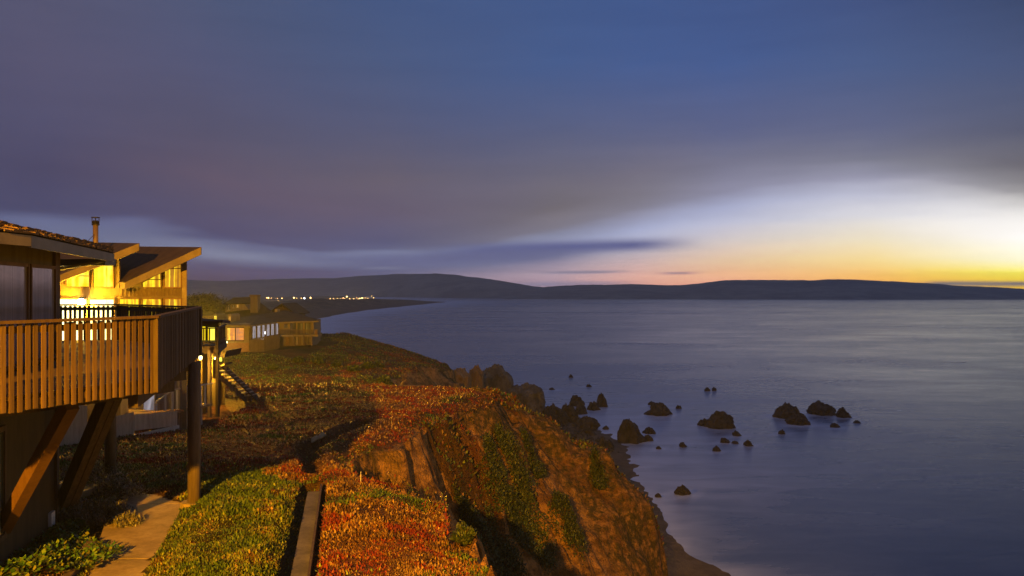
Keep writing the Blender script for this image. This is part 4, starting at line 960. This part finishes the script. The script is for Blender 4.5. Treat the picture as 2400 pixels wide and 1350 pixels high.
# ------------------------------------------------------------------ the town across the dunes: lit street lamps and two lit buildings
TOWN = [(629,698,2),(624,698,0),(650,699,0),(653,706,1),(689,698,2),(696,699,1),(706,699,1),(713.5,699,3),(728,698,2),(728,709,4),(733,708,2),(741,709,1),(746,709,1),(752,709,1),(677,709,3),(627,710,0),(665,710,0),
        (782,700,0),(791,699,1),(813,695,2),(829,700,0),(836,698,0),(843,700,2),(849,699,2),(856,698,0),(871,694,1),(875.5,698,1),(823,702.5,0),(785.5,707,0),(804,699,0),(820,700,0),(661,699,0),(636,699,0),(668,709,1),(683,709.5,0),(700,709,0),(715,708,0),(722,709,1),(758,708,0),(765,701,0),(774,700,0),(798,701,1),(808,699.5,1),(839.5,700.5,1),(862,699,0),(643,709,1),(649,709.5,0),(736.5,709.5,1)]
kinds = [('bulb_town_amber', 1.0, 'dim orange street lamp among the far town lights'), ('bulb_town_warm', 1.25, 'warm street lamp of middle brightness among the far town lights'),
         ('bulb_town_white', 1.7, 'bright white street lamp among the far town lights'), ('bulb_town_blue', 1.9, 'bright bluish white street lamp among the far town lights'), ('bulb_town_star', 2.5, 'the most brilliant street lamp of the town, above the dune crest')]
M['bulb_town_amber'] = glow('bulb_town_amber', (1,.30,.06), 2.0); M['bulb_town_warm'] = glow('bulb_town_warm', (1,.50,.08), 2.6); M['bulb_town_white'] = glow('bulb_town_white', (1,.62,.15), 4.2)
M['bulb_town_blue'] = glow('bulb_town_blue', (.8,.9,1), 6); M['bulb_town_star'] = glow('bulb_town_star', (1,.84,.35), 8)
rt = random.Random(5); protos = {}
for px, py, k in TOWN:
    m, r, lab = kinds[k]; d = 2050 if py < 703 else 1400
    r *= d/2000*1.15
    x, y, z = at(px, py, d); zg = float(dune(np.array(x), np.array(y)))
    if k not in protos:
        e = empty('street_lamp', (x, y, z), lab, 'street lamp', 'street lamps of the town across the dunes')
        MB().tube([(x,y,z-9),(x,y,z-r*.6),(x+.6,y-.3,z-r*.2)], [.22,.16,.12], 6).build('pole', M['iron'], e)
        MB().tube([(x,y,z-r),(x,y,z-r*.7),(x,y,z),(x,y,z+r*.7),(x,y,z+r)], [r*.2,r*.75,r,r*.75,r*.2], 12).build('lamp_head', M[m], e, smooth=True)
        protos[k] = e; l = bpy.data.lights.new('lamp_light', 'POINT'); l.energy = 9000*r*r; l.color = (1,.62,.22); l.shadow_soft_size = r*1.1
        o = bpy.data.objects.new('lamp_light', l); C.objects.link(o); o.parent = e; o.location = (0,-r*1.5,r*.3)
    else:
        p = protos[k]; e = clone(p, (x, y, z))
        for chd in list(p.children):
            c_ = chd.copy(); C.objects.link(c_); c_.parent = e
for a, b, lab in ((644,656,'long low lit building of the town at the dune edge, left'), (668,694,'long low lit building of the town behind the dune crest, middle')):
    d = 1430; x0, x1 = at(a,0,d)[0], at(b,0,d)[0]
    e = empty('town_building', ((x0+x1)/2, d, 4), lab, 'building', 'lit buildings of the town')
    MB().box(x0, x1, d, d+12, 3, at(0,709,d)[2]+.6).build('wall', M['far_brown'], e)
    MB().prism([Vector((x0-1,d-1,at(0,709,d)[2]+.6)), Vector((x1+1,d-1,at(0,709,d)[2]+.6)), Vector((x1+1,d+6,at(0,707.6,d)[2]+.6)), Vector((x0-1,d+6,at(0,707.6,d)[2]+.6))], (0,0,.2)).build('roof', M['far_roof'], e)
    n = int((b-a)/2.2)
    for k in range(n):
        xx = x0+(x1-x0)*(k+.2)/n; MB().box(xx, xx+(x1-x0)/n*.6, d-.1, d-.02, at(0,710.3,d)[2], at(0,709,d)[2]).build('window', M['lit_yellow'], e)

# channel marker far out
x, y, _ = onz(2295, 711, 0)
bu = empty('channel_marker', (x, y, 0), 'tiny dark channel marker standing in the bay at far right', 'buoy')
MB().tube([(x,y,-.5),(x,y,.6),(x,y,1.0)], [1.1,1.1,.5], 12).build('float', M['iron'], bu); MB().tube([(x,y,1.0),(x,y,4.6),(x,y,4.7),(x,y,5.6)], [.35,.18,.5,.4], 8).build('tower', M['iron'], bu)
# ------------------------------------------------------------------ unseen sodium lamp high on a pole behind the camera (it throws the orange light over the lawn and cliff)
def bare_light(name, loc, power, col, size, aim=None):
    l = bpy.data.lights.new(name, 'SPOT' if aim else 'POINT'); l.energy = power; l.color = col; l.shadow_soft_size = size
    o = bpy.data.objects.new(name, l); C.objects.link(o); o.location = loc
    if aim: l.spot_size = math.radians(52); l.spot_blend = .75; o.rotation_euler = (Vector(aim)-Vector(loc)).to_track_quat('-Z', 'Y').to_euler()
    return o
bare_light('sodium_lamp_light', (-6.3, -22.0, 38.0), 220000, (1,.41,.01), .22, (-6.5, 30, 25.5))

# ------------------------------------------------------------------ path, channel, near ground things
pz = 24.575
def clip_y(P, y0, y1):
    for s, lim in ((1, y0), (-1, -y1)):
        Q = []
        for i in range(len(P)):
            a, b = P[i], P[(i+1) % len(P)]; da, db = s*a[1]-lim, s*b[1]-lim
            if da >= 0: Q.append(a)
            if (da >= 0) != (db >= 0): t = da/(da-db); Q.append((a[0]+(b[0]-a[0])*t, a[1]+(b[1]-a[1])*t))
        P = Q
    return P
pm = MB().slab(PATH, 24.33, pz-.02)
for y0, y1 in ((7, 11.4), (11.42, 14.1), (14.12, 16.2), (16.22, 18.3), (18.32, 20.4), (20.42, 23)): pm.slab(clip_y(PATH, y0, y1), 24.35, pz+.004*((y0*7) % 2))
path = pm.build('path', M['concrete']); tag(path, 'concrete garden path narrowing towards the round post', 'path', kind='structure')
chn = MB()
for (x0, y0), (x1, y1) in zip(CHANNEL[:-1], CHANNEL[1:]):
    d = Vector((x1-x0, y1-y0, 0)).normalized(); s = Vector((d.y, -d.x, 0))
    a, b = Vector((x0,y0,0)), Vector((x1,y1,0))
    chn.prism([a-s*.165+Vector((0,0,24.42)), a+s*.165+Vector((0,0,24.42)), b+s*.165+Vector((0,0,24.42)), b-s*.165+Vector((0,0,24.42))], (0,0,.06))
tag(chn.build('channel_floor', M['grey_concrete']), 'narrow concrete channel running down the lawn', 'channel', kind='structure')
ke = MB()
for (x0, y0), (x1, y1) in zip(CHANNEL[:-1], CHANNEL[1:]):
    d = Vector((x1-x0, y1-y0, 0)).normalized(); s = Vector((d.y, -d.x, 0)); ke.beam(Vector((x0,y0,24.56))+s*.20, Vector((x1,y1,24.56))+s*.20, .05, .24)
tag(ke.build('kerb', M['dark_and_shaded_wood']), 'thin edging board along the concrete channel', 'kerb', kind='structure')

# ------------------------------------------------------------------ leaves
def blades(name, P, L, Wd, lean, col, mat, seed, curl=.25):
    r = np.random.RandomState(seed); n = len(P); az_ = r.rand(n)*2*math.pi; tl = lean[0]+(lean[1]-lean[0])*r.rand(n)
    d = np.stack([np.cos(az_)*np.sin(tl), np.sin(az_)*np.sin(tl), np.cos(tl)], -1)
    b = az_+math.pi/2+(r.rand(n)-.5)*1.2; s = np.stack([np.cos(b), np.sin(b), (r.rand(n)-.5)*.6], -1)
    L = np.asarray(L)*np.ones(n)*(.65+.7*r.rand(n)); w = np.asarray(Wd)*np.ones(n)*(.7+.6*r.rand(n))
    m = P+d*(L*.55)[:,None]; up = np.cross(s, d)*(L*curl*.4)[:,None]
    co = np.stack([P, m-s*(w/2)[:,None]+up, P+d*L[:,None], m+s*(w/2)[:,None]+up], 1).reshape(-1, 3)
    q = np.arange(4*n).reshape(n, 4)
    return mesh_np(name, co, q, mat, col=np.repeat(col, 4, 0))
def _leaf(b):
    c = V(node('ShaderNodeVertexColor', layer_name='Col').outputs[0]); setin(b.inputs['Base Color'], c)
    b.inputs['Roughness'].default_value = .55; b.inputs['Specular IOR Level'].default_value = .35
M['leaf'] = material('leaf', _leaf)
pal = lambda *c: np.array(c)
GREEN, OLIVE, LIGHT, DARKG = pal(.07,.12,.016), pal(.13,.135,.028), pal(.22,.27,.05), pal(.028,.045,.012)
REDL, ORNG, DRY, BRWN = pal(.21,.032,.012), pal(.21,.095,.024), pal(.32,.20,.07), pal(.10,.05,.02)
def pick(r, w, cols, patch=None):
    w = np.asarray(w); cs = np.cumsum(w/w.sum(1, keepdims=True), 1); uu = r.rand(len(w))
    if patch is not None:
        q = patch+.42*(uu-.5); uu = np.argsort(np.argsort(q))/len(q)
    k = (uu[:,None] > cs).sum(1).clip(0, len(cols)-1); return np.array(cols)[k]*(.70+.55*r.rand(len(w)))[:,None]
# ground cover: dense and fine near the camera, larger tufts farther off
r = np.random.RandomState(42); pts = []
edges = np.concatenate([np.arange(11.5, 26, .75), 26*1.05**np.arange(0, 40)]); edges = edges[edges < 170]
for y0, y1 in zip(edges[:-1], edges[1:]):
    ym = (y0+y1)/2; xr = float(np.interp(ym, [p[1] for p in TOP[:22]], [p[0] for p in TOP[:22]]))+2.
    if ym > 60: xr = -5.
    xl = -.70*ym-1.0; dens = 1350*(15/ym)**2.05 if ym < 26 else 700*(15/ym)**1.7
    k = int(dens*(xr-xl)*(y1-y0)); pts.append(np.stack([xl+(xr-xl)*r.rand(k), y0+(y1-y0)*r.rand(k)], -1))
pts = np.concatenate(pts); x, y = pts[:,0], pts[:,1]
dt, arc = pdist(x, y, TOP); ins_ = inside(x, y, LAND); dc, _ = pdist(x, y, CHANNEL); xc = np.interp(y, [p[1] for p in CHANNEL], [p[0] for p in CHANNEL])
ok = (ins_ & (dt > .12*fbm(x*.8, y*.8, 301)+.05)) | ((~ins_) & (dt < .35+.7*fbm(x*.6, y*.6, 302)))
ok &= ~inside(x, y, PATH) | (r.rand(len(x)) < .0)
ok &= ~((dc < .23+.10*np.maximum(0, fbm(x*2, y*2, 303))) & (y < 22.3) & (x > xc)) & ~((dc < .22+.22*r.rand(len(x))) & (y < 22.3) & (x <= xc))
ok &= ~inside(x, y, HOUSE) & ~inside(x, y, [(-22,28.5),(-13.4,33.2),(-14.5,46),(-22,50)]) & ~((x < -8.4) & (y < 18.5) & (x < -8.2-(y-15)*.3))
ok &= ~inside(x, y, [(-42,112),(-29,112),(-29,140),(-46,140)])
bare = fbm(x*.28, y*.28, 310)+.3*fbm(x*1.1, y*1.1, 312)
ok &= ~((bare > .28) & (x > xc-(y > 23)*20) & (r.rand(len(x)) < .75) & (y < 60))
ok &= ~((y > 70) & (fbm(x*.2, y*.2, 315) > .2) & (r.rand(len(x)) < .7))
x, y, xc, bare = x[ok], y[ok], xc[ok], bare[ok]; z = ground(x, y)
rd = redness(x, y); n_ = len(x)
R1_ = sstep(rd+.25*(r.rand(n_)-.5), .35, .75)
onleft = ((x < xc) & (y < 25)) | ((y >= 25) & (x < -8-.10*y)) | (y > 75); R1_ = np.clip(R1_+.30*((x > xc) & (y < 25)), 0, 1)
g = fbm(x*.45, y*.45, 320)
wts = np.stack([(1-R1_)*(1.2+g), (1-R1_)*(.9-g*.6), (1-R1_)*.35*onleft+.02, R1_*(.75+.9*(rd > .72)), R1_*.8, (.10+.75*R1_*(bare > .0))*np.where(onleft, .45, 1.15), .18+.35*R1_], 1)
wts[:,3] *= sstep(fbm(x*.9, y*.7, 340, 3)+.35*(rd > .8), -.1, .25)*1.5; wts[:,5] *= 1+1.3*sstep(fbm(x*.6, y*.6, 343), -.1, .3)
col = pick(r, np.maximum(wts, .001), [GREEN, OLIVE, LIGHT, REDL, ORNG, DRY, BRWN], .55*fbm(x*1.7+y*.3, y*1.5, 360, 3))
sc = np.where(y < 15, 1., (y/15)**.62)
P = np.stack([x, y, z-.012*sc], -1)
near = y < 26; lv = np.clip(1+.75*fbm(x*.8, y*.8, 366, 3), .55, 1.5)
tag(blades('ice_plant_cover', P[near], .068*sc[near]*lv[near], .031*sc[near]*lv[near], (.05, 1.15), col[near], M['leaf'], 1), 'ice plant ground cover, green left of the channel and rusty red right of it', 'ground cover', kind='stuff')
tag(blades('low_scrub', P[~near], .062*sc[~near], .038*sc[~near], (.25, 1.35), col[~near], M['leaf'], 2), 'low green and rust red scrub over the bluff top and far slope', 'scrub', kind='stuff')
# hanging mats and moss on the cliff face
k = 190000; x = r.uniform(-5, 16, k); y = r.uniform(12, 66, k); ins_ = inside(x, y, LAND); sea_ = ~inside(x, y, TOE+[(-600,560),(-600,-5)])
dt, arc = pdist(x, y, TOP); fr_ = fbm(x*.5, y*.5, 61)
mk = sstep(fbm(arc*.22, dt*.12, 66)+.25*fr_-.34*sstep(dt, 1.5, 9)+np.interp(y, [0,30,44,60], [-.02,-.16,-.14,-.2]), .02, .16)
ok = (~ins_) & (~sea_) & (r.rand(k) < mk*.75*np.clip(25/y, .3, 1))
x, y = x[ok], y[ok]; z = ground(x, y)
col = pick(r, np.tile([.5,.6,.15,.10,.25,.35,.6], (len(x),1)), [GREEN, OLIVE, LIGHT, REDL, ORNG, DRY, BRWN])
tag(blades('cliff_growth', np.stack([x,y,z-.02], -1), .15*(y/20)**.6, .08*(y/20)**.6, (.3,1.4), col, M['leaf'], 3), 'thin brown and green growth hanging over the cliff face', 'scrub', kind='stuff')
# leafy green creeper by the lodge wall
k = 9000; x = r.uniform(-10, -7.0, k); y = r.uniform(13.4, 18.4, k)
wallx = -8.9-(y-12.8)*.25; ok = (x > wallx+.05)
lim = np.interp(y, [13.4,14.6,15.2,16.3,16.6,17.2,18.0,18.4], [-8.35,-8.35,-8.05,-7.9,-8.3,-9.1,-9.6,-9.9])+.16*fbm(x*3, y*3, 330)
ok &= x < lim
x, y = x[ok], y[ok]; z = np.maximum(ground(x, y), np.where(inside(x, y, PATH), pz, 0))+.10*(1+fbm(x*2, y*2, 331))+r.rand(len(x))*.08
col = pick(r, np.tile([1.1,.5,.55,.5], (len(x),1)), [pal(.05,.13,.02), OLIVE, pal(.14,.22,.045), DARKG])
tag(blades('creeper_leaves', np.stack([x,y,z], -1), .10, .075, (.6,1.5), col, M['leaf'], 4, .1), 'bright green leafy creeper between lodge wall and path', 'ground cover', kind='stuff')

# ------------------------------------------------------------------ shrubs, each its own thing
def shrub(name, lab, cat, c, rx, ry, h, n, cols, wts, L, Wd, seed, group=None, lump=3., stem=True, lean=(.2,1.5)):
    rs = np.random.RandomState(seed); n = int(n*1.7); th = rs.rand(n)*2*math.pi; ph = np.arccos(rs.rand(n)); rr_ = .55+.50*rs.rand(n)**.8
    d = np.stack([np.cos(th)*np.sin(ph), np.sin(th)*np.sin(ph), np.cos(ph)], -1)
    lm = 1+.55*fbm(d[:,0]*lump+seed, d[:,1]*lump+d[:,2]*2, 400+seed)
    keep = rs.rand(n) < np.clip(.50+2.3*fbm(d[:,0]*lump*1.6+9+seed, d[:,1]*lump*1.6-d[:,2]*3, 401+seed), .12, 1)
    X = c[0]+d[:,0]*rx*rr_*lm; Y = c[1]+d[:,1]*ry*rr_*lm; g0 = ground(X, Y); Z = np.maximum(g0, .6*g0+.4*c[2])+d[:,2]*h*rr_*lm
    P = np.stack([X, Y, Z], -1)[keep]+rs.randn(int(keep.sum()), 3)*np.array([rx, ry, h])*.07-np.array(c)
    col = pick(rs, np.tile(wts, (len(P),1)), cols)
    col = col*(.8+.5*rs.rand())
    o = blades(name, P, L, Wd, lean, col, M['leaf'], seed+1); o.location = c
    tag(o, lab, cat, group)
    if stem:
        t = MB()
        for k in range(5):
            a = k*1.256+seed; t.tube([(c[0],c[1],c[2]-.2),(c[0]+math.cos(a)*rx*.3,c[1]+math.sin(a)*ry*.3,c[2]+h*.4),(c[0]+math.cos(a)*rx*.6,c[1]+math.sin(a)*ry*.6,c[2]+h*.7)], [h*.05,h*.035,h*.012], 5, False)
        t.build('stems', M['dark_and_shaded_wood'], o)
    return o
GREY = [pal(.16,.155,.12), pal(.22,.21,.17), pal(.11,.115,.07), pal(.20,.15,.06)]
for px, py, d, rx, h, lab, w in ((185,1205,18.3,.50,.42,'silvery grey shrub against the corner of the lodge wall',(1,1,.5,.1)), (240,1190,18.9,.62,.38,'olive and grey feathery shrub spreading onto the garden path',(.5,.4,.8,.9)),
                                (300,1195,18.6,.30,.26,'small pale tuft at the edge of the garden path beside the feathery shrub',(1,1,.4,.4)), (265,1130,21.2,.75,.40,'wiry brown shrub around the foot of the back post',(.35,.2,.8,1)), (205,1100,23.0,.8,.42,'dull olive shrub behind the second dark brace',(.3,.1,1,.6))):
    x, y, _ = at(px, py, d); z = float(ground(x, y))
    shrub('garden_shrub', lab, 'shrub', (x,y,z+.02), rx, rx*.9, h, 2600 if rx > .4 else 1000, GREY, w, .085, .026, 500+px, 'shrubs beside the garden path')
BUSH = [pal(.045,.075,.02), pal(.075,.095,.03), pal(.025,.04,.014), pal(.11,.12,.045)]
def hit(px, py, dmin=14., dmax=120.):
    """where the sight line through a photo pixel meets the ground"""
    dd = np.concatenate([np.arange(dmin, 60, .05), np.arange(60, dmax, .2)]); X = (px-CX)/F*dd; Z = EYE-(py-HY)/F*dd; g_ = ground(X, dd); k = np.argmax(g_ >= Z)
    return float(X[k]), float(dd[k]), float(g_[k])
CB = [(1182,1050,20,'round dark green bush high on the lit cliff, topmost of its kind'), (1160,1085,24,'upright olive bush left of the widest cliff bush'), (1210,1100,36,'widest grey green bush in the middle of the cliff face'), (1252,1100,26,'dark bush at the right end of the widest cliff bush'),
      (1165,1140,34,'tall drooping green bush below the upright olive one'), (1228,1165,16,'small round bush under the widest cliff bush, above bare soil'), (1195,1185,22,'narrow dark bush running down beside the orange slab'), (1320,1215,30,'long yellowish bush on the right part of the lower cliff'),
      (1340,1255,32,'shaggy green bush below the long yellowish one'), (1215,1265,34,'olive bush below the orange slab, left of the bare streak'), (1130,1265,36,'black green bush in the shade beside the red lobe'), (1265,1310,40,'broad yellow green bush low on the cliff'),
      (1180,1325,44,'grey green bush at the lower picture edge beside the red lobe'), (1095,1215,24,'dark bush in the gully above the black green one'), (1400,1130,20,'faint olive bush near the right skyline of the cliff'), (1090,1250,22,'small dark bush hugging the edge of the red lobe')]
for i, (px, py, wpx, lab) in enumerate(CB):
    x, y, z = hit(px, py); rx = wpx*y/F*1.1
    shrub('cliff_bush', lab, 'bush', (x, y, z), rx, rx*1.1, rx*.85, int(1500+wpx*35), BUSH, (1,.8,1,.35+.3*(i%3)), .115*(y/28)**.6, .06*(y/28)**.6, 600+i, 'bushes on the cliff face')
for i, (px, py, wpx, lab) in enumerate([(700,848,9,'dark scrub clump on the far slope, left of the bare dune patch'), (745,850,10,'dark scrub clump on the far slope right above the bare sand patch'), (830,870,12,'scrub clump right of the bare sand patch on the far slope'), (862,862,11,'biggest dark scrub clump on the reddish part of the far slope'), (888,860,9,'dark scrub clump at the edge of the far cliff'), (640,865,9,'low scrub clump at the left of the far slope'), (905,895,14,'scrub clump just behind the bright ridge at right'), (790,858,8,'small scrub clump above the scrub right of the sand patch')]):
    x, y, z = hit(px, py, 70, 170); rx = wpx*y/F*1.2
    shrub('slope_bush', lab, 'bush', (x, y, z), rx, rx, rx*.7, 900, BUSH, (1,1,.8,.4), .35, .2, 700+i, 'scrub clumps on the far slope', stem=False)

# ------------------------------------------------------------------ timbers, steps, stones, stake, driftwood
def sleeper(px0, py0, px1, py1, w, h, lab):
    a, b = Vector(onz(px0,py0,24.62)), Vector(onz(px1,py1,24.62)); a.z = b.z = pz+h/2-.03
    o = MB().beam(a, b, w, h).build('timber_sleeper', M['post_wood'], loc=(a+b)/2, bevel=.015); tag(o, lab, 'timber', 'timbers edging the garden path')
sleeper(215,1283,198,1306,.22,.22,'short weathered timber sleeper, farther one beside the path'); sleeper(197,1309,150,1372,.20,.20,'cracked weathered timber sleeper at the lower picture edge')
for px, py, d, w, lab in ((198,1152,20.8,.50,'concrete step block between the shrubs and the dark brace'), (150,1118,21.6,.5,'concrete step block half hidden behind the dark brace')):
    x, y, _ = at(px, py, d); z = float(ground(x, y))
    o = MB().prism([(x-w*.45,y-.45,z-.1),(x+w*.30,y-.5,z-.1),(x+w*.6,y+.42,z-.1),(x-w*.05,y+.48,z-.1)], (0,0,.30)).build('step_block', M['concrete'], loc=(x,y,z), bevel=.012); tag(o, lab, 'step', 'step blocks by the lodge wall')
x, y, z = hit(845, 1131, 14, 60)
o = MB().tube([(x,y,z-.1),(x+.01,y,z+.30)], [.014,.012], 8).build('marker_stake', M['white_paint'], loc=(x,y,z)); tag(o, 'thin white marker stake standing in the dry ground cover', 'stake')
for px, py, s, lab, sd_ in ((735,1036,.24,'pale broken concrete slab in the ditch, left one of two',1), (752,1028,.22,'pale broken concrete slab in the ditch, right one of two',2)):
    x, y, z = hit(px, py, 20, 60); v = Vector((.5,.8,.25)).normalized()*s
    o = MB().beam(Vector((x,y,z+.08))-v, Vector((x,y,z+.08))+v, .20, .07, (.5,-.2,.85)).build('broken_slab', M['concrete'], loc=(x,y,z), bevel=.01); tag(o, lab, 'slab', 'broken slabs in the ditch')
for i, (px, py, wpx, lab) in enumerate(((595,930,15,'flat pale stone heap at the foot of the outdoor stair'), (563,921,9,'rounded pale stone behind the stair post'))):
    x, y, z = hit(px, py, 30, 70); rx = wpx*y/F
    o = rock_mesh('pale_stone', (x,y,z), rx, rx*.7, rx*.55, 800+i, M['concrete'], [(-.3,.8,.7),(.4,1,.8)], 3); tag(o, lab, 'stone', 'pale stones by the stair')
for i, (pts_, lab) in enumerate((([(935,912),(950,905),(975,905),(985,909)], 'pale driftwood log lying along the bright ridge'), ([(941,903),(944,895),(942,890)], 'forked driftwood branch standing up on the bright ridge'), ([(955,914),(972,908),(990,912)], 'curved driftwood piece in front of the ridge log'))):
    P = []
    for px, py in pts_:
        d = 57.; X_, Y_, Z_ = at(px, py, d); P.append((X_, Y_, max(Z_, float(ground(X_, Y_))+.05)))
    o = MB().tube(P, [.09,.08,.06,.03][:len(P)], 8)
    if i == 1: o.tube([P[1], (P[1][0]+.28, P[1][1], P[1][2]+.16)], [.05,.02], 6)
    o = o.build('driftwood', M['post_wood'], loc=P[0]); tag(o, lab, 'driftwood', 'driftwood on the ridge')
o = None
x, y, z = hit(806, 893, 70, 160)
o = MB().prism([q3(782,899,y+.5), q3(831,899,y+.5), q3(818,884,y+3), q3(797,878,y+3.5)], (0,4,-1)).build('sand_patch', M['crag_tan'], loc=(x,y,z)); tag(o, 'bare wedge of tan earth showing on the far slope', 'earth bank', kind='structure')

# ------------------------------------------------------------------ wind bent cypress beyond the second unit
tx, ty, _ = at(497, 735, 142); tz = 20.5
tree = empty('cypress_tree', (tx, ty, tz), 'wind flattened cypress lit orange from below, between the houses', 'tree')
rb = random.Random(9); tk = MB()
base = Vector((tx, ty, tz)); tips = []
for k in range(9):
    px, py = rb.uniform(448, 516), rb.uniform(696, 716); e = q3(px, py, 142+rb.uniform(-3, 3)); m = base.lerp(e, .45)+Vector((rb.uniform(-.5,.5), 0, .4)); 
    tk.tube([base+Vector((0,0,0)), base.lerp(m,.5)+Vector((.1,0,.1)), m, e], [.34,.24,.15,.04], 7, False); tips.append(e); tips.append(m.lerp(e, .6))
tk.build('trunk', M['post_wood'], tree)
rs = np.random.RandomState(12); PP = []
for c in tips+[q3(455,705,142), q3(470,698,142), q3(488,695,142), q3(505,706,142), q3(452,718,140), q3(515,716,142), q3(465,712,140)]:
    k = 420; q = rs.randn(k, 3)*np.array([.85,.9,.26]); PP.append(q+np.array(c)-np.array(base))
PP = np.concatenate(PP); col = pick(rs, np.tile([1,.8,.6], (len(PP),1)), [pal(.03,.045,.015), pal(.05,.06,.022), pal(.075,.07,.03)])
cr = blades('crown', PP, .34, .15, (.5,1.6), col, M['leaf'], 13); cr.parent = tree
tag(cr, None)
bare_light('slope_fill_light', (-27, 70, 26.3), 60000, (1,.47,.02), .12)  # added fill that brightens the far slope; no lamp stands here
bare_light('far_house_fill_light', (tx+1.0, ty-14, tz+5.0), 220, (1,.52,.12), .2)  # added warm fill for the dim far houses, without any real lamp
# ------------------------------------------------------------------ sea air: far hills fade to slate blue
hz = MB().box(-11000, 12500, -120, FARY, -9, TOPZ).build('haze', None)
hz.data.materials.clear(); hm = bpy.data.materials.new('haze'); hm.use_nodes = True; V.nt = hm.node_tree; V.nt.nodes.clear()
pv = node('ShaderNodeVolumePrincipled'); pv.inputs['Color'].default_value = (.70,.82,1,1); pv.inputs['Density'].default_value = HAZE
V.nt.links.new(pv.outputs[0], node('ShaderNodeOutputMaterial').inputs['Volume']); hz.data.materials.append(hm)
tag(hz, 'thin evening sea haze over the bay', 'haze', kind='stuff')
